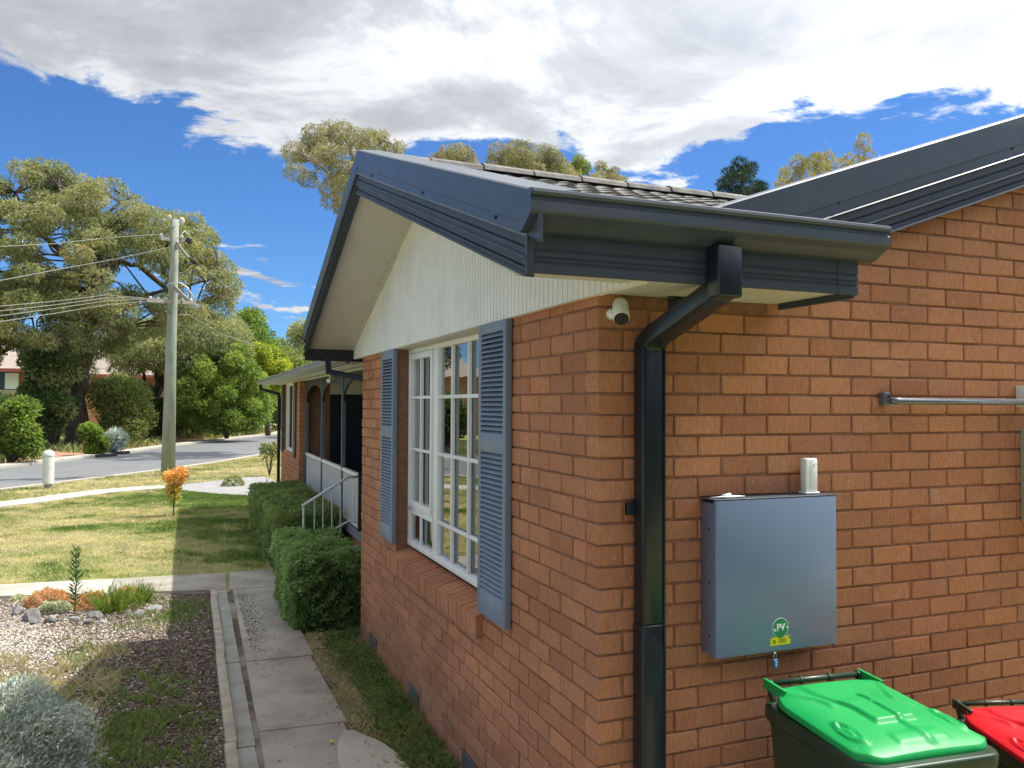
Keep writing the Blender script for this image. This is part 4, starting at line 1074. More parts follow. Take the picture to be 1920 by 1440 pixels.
# soil of the bed
def bed_mat():
    m, nt, b = new_mat('bed_soil'); f = noise(nt, 14, 6, .75); f2 = noise(nt, 1.3, 4, .6)
    c = ramp(nt, f, [(.3, (.05, .034, .028)), (.7, (.14, .10, .08))]); c = mix(nt, ramp(nt, f2, [(.45, (0, 0, 0)), (.62, (.8, .8, .8))]), c, (.34, .29, .24))
    nt.links.new(c, b.inputs['Base Color']); b.inputs['Roughness'].default_value = .95; bump(nt, b, f, .8, .02); return m
sheet('garden_bed_soil', [(-.98, -3.5), (-.98, 7.08), (-2.3, 7.42), (-3.6, 7.70), (-5.4, 8.0), (-5.8, -3.5)], .012, bed_mat())
# pebbles
def pebbles(name, X, Y, R, tone, mat, z0=.01, flat=.6):
    base = np.array([(1, 0, 0), (-1, 0, 0), (0, 1, 0), (0, -1, 0), (0, 0, 1), (0, 0, -.4)], float)
    fc = np.array([(0, 2, 4), (2, 1, 4), (1, 3, 4), (3, 0, 4), (2, 0, 5), (1, 2, 5), (3, 1, 5), (0, 3, 5)])
    n = len(X); a = RNG.uniform(0, 6.28, n); S = R[:, None]*RNG.uniform(.55, 1.25, (n, 3)); S[:, 2] *= flat
    B = base[None]*S[:, None, :]*RNG.uniform(.75, 1.2, (n, 6, 1)); ca, sa = np.cos(a)[:, None], np.sin(a)[:, None]
    x = B[..., 0]*ca-B[..., 1]*sa+X[:, None]; y = B[..., 0]*sa+B[..., 1]*ca+Y[:, None]; z = B[..., 2]+z0+S[:, 2:3]*.4
    V = np.stack([x, y, z], -1).reshape(-1, 3); F = (fc[None]+(np.arange(n)*6)[:, None, None]).reshape(-1)
    me = bpy.data.meshes.new(name); me.vertices.add(len(V)); me.vertices.foreach_set('co', V.astype(np.float32).ravel())
    me.loops.add(len(F)); me.loops.foreach_set('vertex_index', F.astype(np.int32)); me.polygons.add(len(F)//3)
    me.polygons.foreach_set('loop_start', np.arange(0, len(F), 3, dtype=np.int32))
    at_ = me.attributes.new('tone', 'FLOAT', 'POINT'); at_.data.foreach_set('value', np.repeat(tone, 6).astype(np.float32))
    me.materials.append(mat); me.update(calc_edges=True); return tag(link(name, me), kind='stuff')
def tone_mat(name, cols, rough=.85):
    m, nt, b = new_mat(name); c = ramp(nt, ramp_attr(nt), [(i/(len(cols)-1), k) for i, k in enumerate(cols)])
    c = mix(nt, .5, c, ramp(nt, noise(nt, 60, 4, .7), [(.3, (.7, .7, .7)), (.7, (1.3, 1.3, 1.3))]), 'MULTIPLY')
    nt.links.new(c, b.inputs['Base Color']); b.inputs['Roughness'].default_value = rough; return m
GRAV = tone_mat('gravel_mix', [(.12, .095, .07), (.24, .195, .155), (.38, .33, .27), (.50, .46, .39), (.70, .68, .62)])
CHIP = tone_mat('bark_chip', [(.06, .038, .026), (.11, .072, .05), (.19, .14, .10), (.33, .28, .22)])
X, Y = scatter_poly(150000, -4.6, -1.29, -.6, 7.6)
dens_ = np.clip((6.4-Y)*.35, 0, 1); shadeR = vnoise(X, Y, .9, 3)
edge = (Y < 7.1+(-1.28-X)*.25-.10)
green = vnoise(X, Y, 1.1, 5)
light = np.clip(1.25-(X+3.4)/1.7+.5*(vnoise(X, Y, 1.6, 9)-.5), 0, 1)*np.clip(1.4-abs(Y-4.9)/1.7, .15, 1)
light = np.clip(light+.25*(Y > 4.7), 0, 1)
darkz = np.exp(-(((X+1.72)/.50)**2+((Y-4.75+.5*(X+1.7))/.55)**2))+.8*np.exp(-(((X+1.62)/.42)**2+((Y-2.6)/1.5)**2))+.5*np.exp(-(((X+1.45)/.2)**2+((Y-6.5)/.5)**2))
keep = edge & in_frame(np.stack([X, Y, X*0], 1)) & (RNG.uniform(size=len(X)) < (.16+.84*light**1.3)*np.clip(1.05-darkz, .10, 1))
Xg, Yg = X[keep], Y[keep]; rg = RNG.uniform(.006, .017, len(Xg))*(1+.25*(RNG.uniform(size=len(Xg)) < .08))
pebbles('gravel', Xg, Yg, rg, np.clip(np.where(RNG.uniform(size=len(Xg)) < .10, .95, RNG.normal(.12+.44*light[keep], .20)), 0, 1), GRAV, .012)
X, Y = scatter_poly(60000, -4.2, -1.27, -.6, 7.1)
m_ = vnoise(X, Y, 1.3, 21); keep = (m_+.35*(X+2.6) > .30) & in_frame(np.stack([X, Y, X*0], 1)); X, Y = X[keep], Y[keep]
pebbles('bark_chips', X, Y, RNG.uniform(.008, .024, len(X)), np.clip(RNG.normal(.38, .28, len(X)), 0, 1), CHIP, .014, .35)
# leaf crumbs swept on the path
X = -1.0+np.abs(RNG.normal(0, .10, 1300)); Y = RNG.normal(5.6, .75, 1300); X2 = RNG.uniform(-1.0, -.55, 260); Y2 = RNG.uniform(-.5, 7, 260); X = np.concatenate([X, X2]); Y = np.concatenate([Y, Y2])
pebbles('leaf_litter', X, Y, RNG.uniform(.003, .009, len(X)), RNG.uniform(.0, .6, len(X)), CHIP, .036, .3)

def blades(name, X, Y, H_, Wd, tone, mat, z0=0., lean=.45, nb=1):
    n = len(X); a = RNG.uniform(0, 6.28, n); b_ = RNG.uniform(0, 6.28, n); l = np.minimum(np.abs(RNG.normal(0, lean, n)), 1.15)*H_
    dx, dy = np.cos(a)*Wd/2, np.sin(a)*Wd/2; z0_ = np.broadcast_to(z0, (n,))
    P0 = np.stack([X-dx, Y-dy, z0_], 1); P1 = np.stack([X+dx, Y+dy, z0_], 1)
    M1 = np.stack([X+np.cos(b_)*l*.35+dx*.8, Y+np.sin(b_)*l*.35+dy*.8, z0_+H_*.6], 1); T_ = np.stack([X+np.cos(b_)*l, Y+np.sin(b_)*l, z0_+H_], 1)
    V = np.stack([P0, P1, M1, T_], 1).reshape(-1, 3); return tag(link(name, quads_mesh(name, V, tone, mat)), kind='stuff')
GRASS = leaf_material('grass_blades', [(.12, .20, .05), (.19, .28, .08), (.29, .34, .13), (.42, .40, .20), (.56, .49, .30), (.64, .57, .38)], .4, .6, .2, patch=1.5)
def dryness(X, Y):
    d = .28*vnoise(X*.8, Y, .45, 31)+.34*vnoise(X*.7+.3*Y, Y, 1.3, 32)+.22*vnoise(X+.4*Y, Y, 3.7, 33)+.16*vnoise(X, Y, 9, 34); return d
# main lawn between the cross path and the footpath, thinner with distance
def lawn(n, x0, x1, y0, y1, h0, h1, w):
    X, Y = scatter_poly(n, x0, x1, y0, y1); k = in_frame(np.stack([X, Y, X*0], 1), 20); X, Y = X[k], Y[k]
    return X, Y
X, Y = lawn(330000, -8.0, .45, 8.3, 22.5, .02, .06, .006)
lp = np.array(fpc); pathy = np.interp(X, lp[:, 0], lp[:, 1])
nearlim = np.where(X < -1, 8.30-(X+1.0)*.04, 8.18)
k = (Y > nearlim) & ((Y < pathy-.5) | (X > -1.6)) & ~((X > -.52) & (Y > 7.6) & (Y < 12.3)) & ~(in_poly(X, Y, dr))
X, Y = X[k], Y[k]; dr_ = dryness(X, Y)
tone = np.clip((dr_-.36)*2.6+.17-.42*np.clip((X+2.2)*1.0, 0, 1)*(Y > 9.0)+RNG.normal(.12, .15, len(X)), 0, 1)
sc_d = np.clip(Y/10, 1, 2.2)
blades('grass', X, Y, RNG.uniform(.012, .045, len(X))*np.where(tone < .35, 1.35, .85), .0055*sc_d*RNG.uniform(.7, 1.5, len(X)), tone, GRASS, 0, .9)
# verge grass beyond the footpath
X, Y = scatter_poly(220000, -9, 6, 17, 36); k = in_frame(np.stack([X, Y, X*0], 1), 20)
ne = np.array(near_edge); nx_ = np.interp(Y, ne[:, 1], ne[:, 0]); pathy = np.interp(X, lp[:, 0], lp[:, 1])
k &= (X > nx_+.36) & (Y > np.where(X < -1.9, pathy+.5, 19.0)) & ~(in_poly(X, Y, dr)); X, Y = X[k], Y[k]
tone = np.clip((dryness(X, Y)-.30)*2.6+RNG.normal(.18, .14, len(X)), 0, 1)
blades('grass', X, Y, RNG.uniform(.02, .07, len(X)), .016*RNG.uniform(.7, 1.5, len(X)), tone, GRASS, 0, .9)
# weeds and dry grass between path and wall
X = RNG.uniform(-.60, -.02, 60000); Y = RNG.uniform(-.6, 4.95, 60000)
cl_ = .4*vnoise(X+.3*Y, Y, 3.1, 41)+.35*vnoise(X-.4*Y, Y, 9, 42)+.25*vnoise(X, Y, 23, 43); side = (X+.55)/.5
k = (cl_+.14*side+RNG.normal(0, .10, len(X)) > .52) & ((X > -.50) | (RNG.uniform(size=len(X)) < .30)); X, Y, cl_, side = X[k], Y[k], cl_[k], side[k]
tone = np.clip(np.where(side < .45+.25*(cl_-.5), RNG.normal(.82, .14, len(X)), RNG.normal(.34, .22, len(X))), 0, 1)
k = RNG.uniform(size=len(X)) < .62; X, Y, tone = X[k], Y[k], tone[k]
blades('weeds', X, Y, RNG.uniform(.012, .050, len(X))*np.where(tone > .6, .8, 1.35), .0042*RNG.uniform(.6, 1.6, len(X)), tone, GRASS, .01, 1.1)
sheet('weed_soil', [(-.57, -3.5), (0.005, -3.5), (0.005, 5.0), (-.56, 5.0)], .010, bed_mat() if False else bpy.data.materials['bed_soil'])
P = np.stack([RNG.uniform(-.42, -.05, 3200), RNG.uniform(.2, 4.9, 3200), RNG.uniform(.01, .10, 3200)], 1); P = P[vnoise(P[:, 0], P[:, 1], 3.1, 44) > .45]
D = unit(RNG.normal(size=(len(P), 3))*np.array([1, 1, .5])+np.array([0, 0, .25]))
WEED = leaf_material('weed_leaf', [(.05, .13, .02), (.09, .18, .03), (.16, .24, .06)], .3)
tag(link('weed_leaves', quads_mesh('weed_leaves', leaf_quads(P, D, .028, .013), RNG.uniform(0, 1, len(P)), WEED)), kind='stuff')
sheet('pale_patch', [(-.50+.19*math.cos(a)*(1+.10*math.sin(3*a+1)), 1.62+.86*math.sin(a)*(1+.07*math.sin(4*a))) for a in np.linspace(0, 2*math.pi, 28)[:-1]], .042, CONC2, .05)  # pale rounded sheet over the right edge of the path
dan = gz(622, 1393, .04); dn = empty('dandelion', (dan[0], dan[1], 0), label='single yellow dandelion flower beside the concrete path', cat='flower')
MB().tube([(0, 0, 0), (0, 0, .045)], .0015, 5).build('stem', WEED, dn); MB().lathe([(.002, .044), (.013, .048), (.012, .054), (.002, .056)], n=12).build('flower_head', plain('dandelion_yellow', (.75, .60, .02), .7), dn)
# bed greenery: low ground cover patches and dry straw
X, Y = scatter_poly(110000, -4.2, -1.28, .2, 7.2)
gm = 1.3*np.exp(-(((X+1.78)/.30)**2+((Y-3.1)/.85)**2))+.9*np.exp(-(((X+1.75)/.35)**2+((Y-6.3)/.45)**2))+.55*np.exp(-(((X+2.7)/.5)**2+((Y-4.3)/.35)**2))+.5*np.exp(-(((X+3.6)/.6)**2+((Y-3.9)/.6)**2))+.35*np.exp(-(((X+2.35)/.2)**2+((Y-5.0)/.4)**2))
k = (RNG.uniform(size=len(X)) < gm*np.clip((.5*vnoise(X+.4*Y, Y, 4, 51)+.5*vnoise(X, Y, 13, 52)-.36)*5, 0, 1)) & in_frame(np.stack([X, Y, X*0], 1)) & (Y < 7.0-(X+1.28)*.25); X, Y, gm = X[k], Y[k], gm[k]
tone = np.clip(RNG.normal(.27, .14, len(X))+.45*(X < -2.4)*(Y < 5), 0, 1)
blades('ground_cover', X, Y, RNG.uniform(.015, .06, len(X)), .009*RNG.uniform(.7, 1.6, len(X)), tone, GRASS, .015, 1.2)
X = RNG.uniform(-4.2, -2.0, 16000); Y = RNG.uniform(2.6, 5.2, 16000); k = .6*vnoise(X+.4*Y, Y, 2, 61)+.4*vnoise(X, Y, 9, 62)+RNG.normal(0, .08, 16000) > .55; X, Y = X[k], Y[k]
blades('dry_straw', X, Y, RNG.uniform(.02, .075, len(X)), .0028*RNG.uniform(.7, 1.4, len(X)), np.clip(RNG.normal(.85, .12, len(X)), 0, 1), GRASS, .01, .9)

# ================================================================== GARDEN PLANTS
def shrub(name, label, c, dims, n, L, Wd, mat, cat='shrub', group=None, droop=0, kind_='dome', seed=3, core=None, up=.3, boxy=2.0, stem=True, z0=0.0, noise_amp=.12):
    """foliage through the outer volume of a (super)ellipsoid with an uneven surface"""
    rng = np.random.default_rng(seed); o = empty(name, (c[0], c[1], z0), label=label, cat=cat, group=group)
    d = unit(rng.normal(size=(n, 3))); d[:, 2] = np.abs(d[:, 2])*1.0-(.25 if kind_ == 'ball' else 0.0)
    p = boxy; q = (np.abs(d)**p).sum(1)**(1/p); d2 = d/q[:, None]
    lump = 1+noise_amp*np.sin(d[:, 0]*7+seed)*np.cos(d[:, 1]*6+seed*2)+noise_amp*.7*np.sin(d[:, 2]*11+d[:, 0]*9+seed)+rng.normal(0, .03, n)
    r_ = rng.uniform(.55, 1, n)**.22*lump
    P = d2*r_[:, None]*np.array([dims[0]/2, dims[1]/2, dims[2]])
    if kind_ == 'ball': P[:, 2] = P[:, 2]*.55+dims[2]*.5
    P[:, 2] = np.maximum(P[:, 2], .02)
    D = unit(d*.9+rng.normal(size=(n, 3))*.75+np.array([0, 0, up-droop]))
    tn = np.clip(.5+rng.normal(0, .18, n)+.25*(lump-1)/noise_amp*.6, 0, 1)
    link('foliage', quads_mesh('foliage', leaf_quads(P, D, L, Wd, rng), tn, mat), o)
    mb = MB()
    for i in range(9):
        a = rng.uniform(0, 6.28); e_ = (math.cos(a)*dims[0]*.33*rng.uniform(.3, 1), math.sin(a)*dims[1]*.33*rng.uniform(.3, 1), dims[2]*rng.uniform(.5, .85))
        mb.tube([(e_[0]*.1, e_[1]*.1, 0), (e_[0]*.6, e_[1]*.6, e_[2]*.5), e_], [max(.006, dims[2]*.018), dims[2]*.012, dims[2]*.006], 5, False)
    mb.build('stem', BARK_DARK, o)
    return o
HEDGE = leaf_material('hedge_leaf', [(.11, .22, .07), (.22, .37, .13), (.36, .52, .21), (.50, .66, .31)], .5, .42, .5, patch=6)
HEDGE2 = leaf_material('hedge_leaf_dull', [(.10, .19, .06), (.19, .30, .10), (.30, .39, .15), (.40, .42, .20)], .45, .5, .4, patch=4)
def hedge(name, label, x0, x1, y0, y1, h, n, mat, seed, L=.030, W_=.017):
    rng = np.random.default_rng(seed); cx_, cy_ = (x0+x1)/2, (y0+y1)/2
    o = empty(name, (cx_, cy_, 0), label=label, cat='hedge', group='clipped hedges along the house front')
    lx, ly = (x1-x0)/2, (y1-y0)/2
    # sample the surface of a rounded box by faces
    A = np.array([2*lx*2*ly*1.0, 2*ly*h, 2*ly*h, 2*lx*h, 2*lx*h]); f = rng.choice(5, n, p=A/A.sum()); u, v = rng.uniform(-1, 1, n), rng.uniform(-1, 1, n); w_ = rng.uniform(0, 1, n)
    P = np.zeros((n, 3)); Nn = np.zeros((n, 3))
    for k_, (nx1, ny1, nz1) in enumerate(((0, 0, 1), (-1, 0, 0), (1, 0, 0), (0, -1, 0), (0, 1, 0))):
        m = f == k_
        P[m] = np.stack([u[m]*lx if nx1 == 0 else np.full(m.sum(), nx1*lx), (v[m] if nx1 == 0 and ny1 == 0 else (v[m] if ny1 == 0 else np.full(m.sum(), ny1)))*ly, np.full(m.sum(), h) if nz1 else w_[m]*h], 1); Nn[m] = (nx1, ny1, nz1)
    # round the corners
    rr = .09
    q = P.copy(); ax_ = np.maximum(np.abs(q[:, 0])-(lx-rr), 0); ay_ = np.maximum(np.abs(q[:, 1])-(ly-rr), 0); az_ = np.maximum(q[:, 2]-(h-rr), 0)
    g3 = np.stack([ax_*np.sign(q[:, 0]), ay_*np.sign(q[:, 1]), az_], 1); gl = np.linalg.norm(g3, axis=1)
    big = gl > rr; q[big] -= (g3*(1-rr/np.maximum(gl, 1e-6))[:, None])[big]; Nn = unit(Nn*.6+g3/np.maximum(gl, 1e-6)[:, None]*(gl > .02)[:, None])
    s1 = vnoise(q[:, 0]+q[:, 2]*.7+9, q[:, 1]+q[:, 2]*.5, 5.5, seed); s2 = vnoise(q[:, 0]-q[:, 2], q[:, 1]*1.2+q[:, 2], 13, seed+1)
    dep = rng.exponential(.035, n); off = (s1-.5)*.09+(s2-.5)*.07-dep+np.where(rng.uniform(size=n) < .012, rng.uniform(.02, .07, n), 0)
    q += Nn*off[:, None]; q[:, :2] *= (1-.06*(1-q[:, 2:3]/h))
    q[:, 2] = np.maximum(q[:, 2], .015)
    D = unit(Nn*.7+rng.normal(size=(n, 3))*.7+np.array([0, 0, .25])); tn = np.clip(.42+rng.normal(0, .17, n)+(s2-.5)*.5+(s1-.5)*.4, 0, 1)
    link('foliage', quads_mesh('foliage', leaf_quads(q, D, L, W_, rng), tn, mat), o)
    mb = MB()
    for i in range(14):
        bx_, by_ = rng.uniform(-lx*.6, lx*.6), rng.uniform(-ly*.8, ly*.8)
        for k_ in range(4): mb.tube([(bx_, by_, 0), (bx_+rng.uniform(-.12, .12), by_+rng.uniform(-.12, .12), h*.5), (bx_+rng.uniform(-.25, .25), by_+rng.uniform(-.25, .25), h*.85)], [.010, .007, .003], 5, False)
    mb.build('stem', BARK_DARK, o)
    # dense inner twigs: dark leaf mass inside
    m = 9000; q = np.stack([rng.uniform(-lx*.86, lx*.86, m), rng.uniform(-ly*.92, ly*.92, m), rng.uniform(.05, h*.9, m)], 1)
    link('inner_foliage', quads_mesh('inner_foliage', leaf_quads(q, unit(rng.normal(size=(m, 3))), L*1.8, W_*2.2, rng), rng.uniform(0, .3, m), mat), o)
    return o
hedge('hedge', 'near clipped green box hedge against the house wall beside the concrete path', -.60, .06, 5.02, 6.65, .74, 52000, HEDGE, 5, .034, .019)
hedge('hedge', 'long duller clipped hedge in front of the white verandah balustrade', -.50, .34, 7.75, 12.1, .80, 60000, HEDGE2, 8, .036, .02)

# stair handrail
hr = empty('handrail', (.45, 7.17, 0), label='white metal stair handrail leading down from the verandah behind the hedge', cat='handrail')
pth = [at(678, 893.5, 1, 7.17), at(653, 894, 1, 7.17), at(566, 949, 1, 7.17)]
oh = np.array([.45, 7.17, 0]); PW = plain('handrail_white', (.66, .67, .64), .4, .05, 8)
MB().tube([p-oh for p in pth], .017, 10).build('rail', PW, hr, smooth=True)
for px, yt, yb in ((569.5, 949, 1040), (590, 934, 1000), (606, 924, 1000), (623, 913, 995), (639, 903, 985)):
    a = at(px, yt, 1, 7.17); zl = max(0.12, .62+(a[0]-.45)*.62-.0)
    MB().tube([a-oh, np.array([a[0], a[1], zl if px > 570 else 0])-oh], .0075 if px > 570 else .014, 8).build('baluster' if px > 570 else 'post', PW, hr)
a = at(677, 979, 1, 7.17); b_ = at(653, 978, 1, 7.17); c = at(596, 1008, 1, 7.17); MB().tube([a-oh, b_-oh, c-oh], .012, 8).build('lower_rail', PW, hr)

# rocks round the flower bed, each its own
def rock(px, py, wpx, hpx, tone, label, seed):
    p = gz(px, py+hpx*.3); d = (p-CAM)@FW; rnd = np.random.default_rng(seed); rx = wpx/FPX*d*.5; rz = hpx/FPX*d*.62
    bm = bmesh.new(); bmesh.ops.create_icosphere(bm, subdivisions=2, radius=1)
    ax = unit(rnd.normal(size=(7, 3)))
    for v in bm.verts:
        c = np.array(v.co)
        for k_ in ax:
            t_ = c@k_
            if t_ > .62: c -= k_*(t_-.62)*.9
        c += rnd.normal(0, .035, 3); v.co = c*np.array([rx, rx*.8, rz])
    me = bpy.data.meshes.new('rock'); bm.to_mesh(me); bm.free()
    m, nt, b = new_mat('rock_stone'); f = noise(nt, 18, 7, .7)
    nt.links.new(ramp(nt, f, [(.3, tuple(tone*.55*np.array([1, .95, .95]))), (.55, tuple(tone*np.array([1, .97, .95]))), (.75, tuple(np.minimum(tone*1.5, .7)*np.array([1, .98, .92])))]), b.inputs['Base Color'])
    b.inputs['Roughness'].default_value = .92; bump(nt, b, noise(nt, 45, 5, .7), .7, .008); me.materials.append(m)
    o = link('rock', me, None, (p[0], p[1], rz*.45)); o.rotation_euler = (0, 0, rnd.uniform(0, 6)); return tag(o, label, 'rock', 'rocks edging the flower bed')
for i, (px, py, w_, h_, t_, lb) in enumerate([
    (32, 1147, 30, 24, .30, 'tan topped rock at the far left end of the flower bed edging'), (58, 1157, 46, 32, .28, 'largest pale brown rock near the left of the flower bed edging'),
    (20, 1172, 22, 12, .36, 'low dark wedge of rock in the gravel left of the flower bed'), (93, 1166, 30, 14, .15, 'dark grey flat rock in front of the white succulents'),
    (113, 1164, 16, 12, .26, 'small grey rock right of the dark flat rock'), (140, 1162, 20, 16, .42, 'small pale triangular rock below the tall leafy plant'),
    (165, 1168, 22, 16, .26, 'bluish grey rock right of the pale triangular rock'), (178, 1156, 34, 18, .34, 'light grey flat topped rock in the middle of the flower bed edging'),
    (192, 1167, 20, 10, .42, 'low pinkish rock below the green feathery plant'), (262, 1153, 30, 18, .32, 'dull mauve rock at the right part of the flower bed edging'),
    (290, 1142, 32, 16, .40, 'pale slanted rock at the far right end of the flower bed edging'), (66, 1168, 24, 14, .24, 'grey rock wedged below the largest pale brown rock'),
    (275, 1164, 20, 10, .34, 'small flat rock in front of the dull mauve rock')]):
    rock(px, py, w_, h_, t_*.72, lb, 100+i)
SED = leaf_material('sedum_orange', [(.46, .25, .12), (.64, .34, .17), (.74, .45, .24), (.55, .46, .18)], .25, .6, .2, patch=9)
LIME = leaf_material('lime_stems', [(.14, .26, .03), (.24, .34, .05), (.36, .44, .10)], .35, .5, .3, patch=8)
PALEL = leaf_material('pale_succulent', [(.42, .48, .28), (.58, .62, .42), (.68, .70, .52)], .25, .5, .3, patch=8)
DKG = leaf_material('dark_lance', [(.03, .085, .028), (.055, .12, .04), (.10, .18, .06)], .25, .4, .5, patch=8)
SILV = leaf_material('silver_leaf', [(.26, .32, .29), (.42, .48, .44), (.56, .62, .58), (.72, .76, .70)], .2, .7, .2, patch=7)
def P2(px, py): p = gz(px, py); return (p[0], p[1])
shrub('sedum_clump', 'orange flowering sedum clump at the left of the rock edged bed', P2(92, 1136), (.46, .42, .17), 4200, .022, .010, SED, 'sedum', 'orange sedums in the flower bed', seed=11)
shrub('sedum_clump', 'orange sedum clump right of the tall leafy plant', P2(172, 1140), (.34, .36, .16), 3200, .022, .010, SED, 'sedum', 'orange sedums in the flower bed', seed=12)
shrub('sedum_clump', 'small orange sedum clump at the right back of the bed', P2(238, 1122), (.26, .26, .12), 1800, .022, .010, SED, 'sedum', 'orange sedums in the flower bed', seed=13)
shrub('succulent_clump', 'pale cream green succulent clump behind the dark flat rock', P2(102, 1150), (.34, .20, .11), 1500, .026, .018, PALEL, 'succulent', seed=14)
shrub('succulent_clump', 'tiny pale succulent at the left edge of the flower bed', P2(34, 1128), (.14, .14, .07), 400, .022, .014, PALEL, 'succulent', seed=15)
def stalks(name, label, c, w_, h_, n, mat, cat, seed, L=.04, W_=.006, lean=.5):
    rng = np.random.default_rng(seed); o = empty(name, (c[0], c[1], 0), label=label, cat=cat); mb = MB(); Ps = []; Ds = []
    for i in range(n):
        a = rng.uniform(0, 6.28); r_ = rng.uniform(0, w_/2); bx_, by_ = math.cos(a)*r_, math.sin(a)*r_; hh = h_*rng.uniform(.6, 1.1)
        t = np.array([bx_*(1+lean)+rng.normal(0, .02), by_*(1+lean)+rng.normal(0, .02), hh]); b0 = np.array([bx_*.6, by_*.6, 0])
        mb.tube([b0, (b0+t)/2+rng.normal(0, .01, 3), t], [.003, .0025, .0012], 4, False)
        k_ = 16; u = rng.uniform(.15, 1, k_)[:, None]; Ps.append(b0*(1-u)+t*u); Ds.append(unit((t-b0)[None]*1.2/np.linalg.norm(t-b0)+rng.normal(0, .6, (k_, 3))))
    mb.build('stem', mat if False else LIME, o); P = np.concatenate(Ps); link('foliage', quads_mesh('foliage', leaf_quads(P, np.concatenate(Ds), L, W_, rng), rng.uniform(0, 1, len(P)), mat), o); return o
stalks('feathery_plant', 'bright green feathery plant spilling over the rocks right of the sedums', P2(218, 1150), .50, .26, 120, LIME, 'plant', 21)
stalks('feathery_plant', 'shorter green feathery plant at the right back of the rock bed', P2(266, 1130), .34, .20, 70, LIME, 'plant', 22)
# tall leafy plant
tp = P2(140, 1152); o = empty('tall_leafy_plant', (tp[0], tp[1], 0), label='tall upright plant with dark lance leaves in the rock edged flower bed', cat='plant')
hh = 119/FPX*((gz(140, 1152)-CAM)@FW); mb = MB(); mb.tube([(0, 0, 0), (.01, 0, hh*.5), (-.005, 0, hh)], [.008, .006, .003], 6); mb.build('stem', LIME, o)
P, D = [], []
for i in range(72):
    z_ = hh*(.12+.88*i/72); a = i*2.4; P.append((0, 0, z_)); D.append((math.cos(a), math.sin(a), .55+.9*(i/72)))
D = unit(np.array(D)); link('foliage', quads_mesh('foliage', leaf_quads(np.array(P), D, .105, .022), RNG.uniform(0, 1, 72), DKG), o)
shrub('silver_bush', 'rounded silver grey bush in the bottom left corner of the gravel bed', (-2.66, 2.66), (1.22, 1.30, .48), 32000, .034, .012, SILV, 'bush', seed=31, noise_amp=.16, up=.4)

# sapling with autumn leaves on the lawn
SAPL = leaf_material('autumn_leaf', [(.42, .48, .12), (.70, .58, .16), (.85, .56, .20), (.88, .46, .20)], .4, .5, .3, patch=5)
sp = gz(325, 968); o = empty('sapling', (sp[0], sp[1], 0), label='young sapling with orange and yellow leaves standing on the lawn', cat='sapling'); dd = (sp-CAM)@FW; k_ = dd/FPX
mb = MB(); mb.tube([(0, 0, 0), (.01, 0, 40*k_), (.0, 0, 78*k_)], [.016, .012, .005], 6)
for a, t_ in ((.5, 1), (2.2, .8), (3.9, .9), (5.3, .85)): mb.tube([(0, 0, 34*k_), (math.cos(a)*14*k_, math.sin(a)*10*k_, 60*k_*t_)], [.008, .003], 5, False)
mb.build('trunk', BARK_DARK, o)
Ps, Ds, Ts = [], [], []
for (cx_, cz_, rr, n, tb) in ((2, 68, 17, 330, .65), (10, 78, 14, 220, .8), (-8, 76, 11, 160, .7), (0, 48, 13, 240, .35), (2, 36, 10, 120, .15), (18, 82, 7, 60, .9)):
    P, D = clump_leaves((cx_*k_, RNG.uniform(-.1, .1), cz_*k_), rr*k_, n, .05, .03, .2, 1.0); Ps.append(P); Ds.append(D); Ts.append(np.clip(RNG.normal(tb, .15, n), 0, 1))
link('crown', quads_mesh('crown', leaf_quads(np.concatenate(Ps), np.concatenate(Ds), .065, .042), np.concatenate(Ts), SAPL), o)
# shrub by the far corner of the house
cs_ = gz(505, 893); PALG = leaf_material('pale_green_leaf', [(.12, .20, .05), (.20, .28, .08), (.34, .38, .16), (.50, .34, .25)], .35, patch=5)
o = empty('rose_bush', (cs_[0], cs_[1], 0), label='thin leggy rose bush by the far corner of the house', cat='bush'); dd = (cs_-CAM)@FW; k_ = dd/FPX; mb = MB(); Ps = []; Ds = []
for i in range(9):
    a = RNG.uniform(0, 6.28); e_ = np.array([math.cos(a)*12*k_*RNG.uniform(.3, 1), math.sin(a)*.2, RNG.uniform(35, 62)*k_]); mb.tube([(0, 0, 0), e_*.5+RNG.normal(0, .03, 3), e_], [.012, .008, .003], 5, False)
    P, D = clump_leaves(e_*np.array([1, 1, .92]), 8*k_, 110, .05, .03, .2, 1.2); Ps.append(P); Ds.append(D)
mb.build('stem', BARK_DARK, o); P = np.concatenate(Ps); link('foliage', quads_mesh('foliage', leaf_quads(P, np.concatenate(Ds), .075, .045), RNG.uniform(0, 1, len(P)), PALG), o)
s_ = gz(437, 912); shrub('low_shrub', 'small twiggy brown green shrub on the grey driveway edge', (s_[0], s_[1]), (.55, .4, .26), 1200, .05, .02, PALG, 'shrub', seed=33)

# ================================================================== STREET THINGS
# bollard
p = gz(90, 917); d_ = (p-CAM)@FW; k_ = d_/FPX; o = empty('bollard', (p[0], p[1], 0), label='white round topped concrete bollard on the grass verge beside the road', cat='bollard')
BW = plain('bollard_white', (.66, .66, .63), .7, .06, 6, dirt=.25)
r_ = 9.8*k_; h_ = 73*k_
MB().lathe([(r_*.62, 0), (r_*.68, .14)], n=20).build('foot', CONCG, o); MB().lathe([(r_*.98, .135), (r_, .16), (r_, h_-.17), (r_*.97, h_-.165)], n=24).build('post', BW, o, smooth=False)
MB().lathe([(r_*.92, h_-.166), (r_*1.05, h_-.155), (r_*1.06, h_-.12), (r_*.95, h_-.06), (r_*.6, h_-.015), (r_*.2, h_)], n=24).build('cap', BW, o, smooth=True)
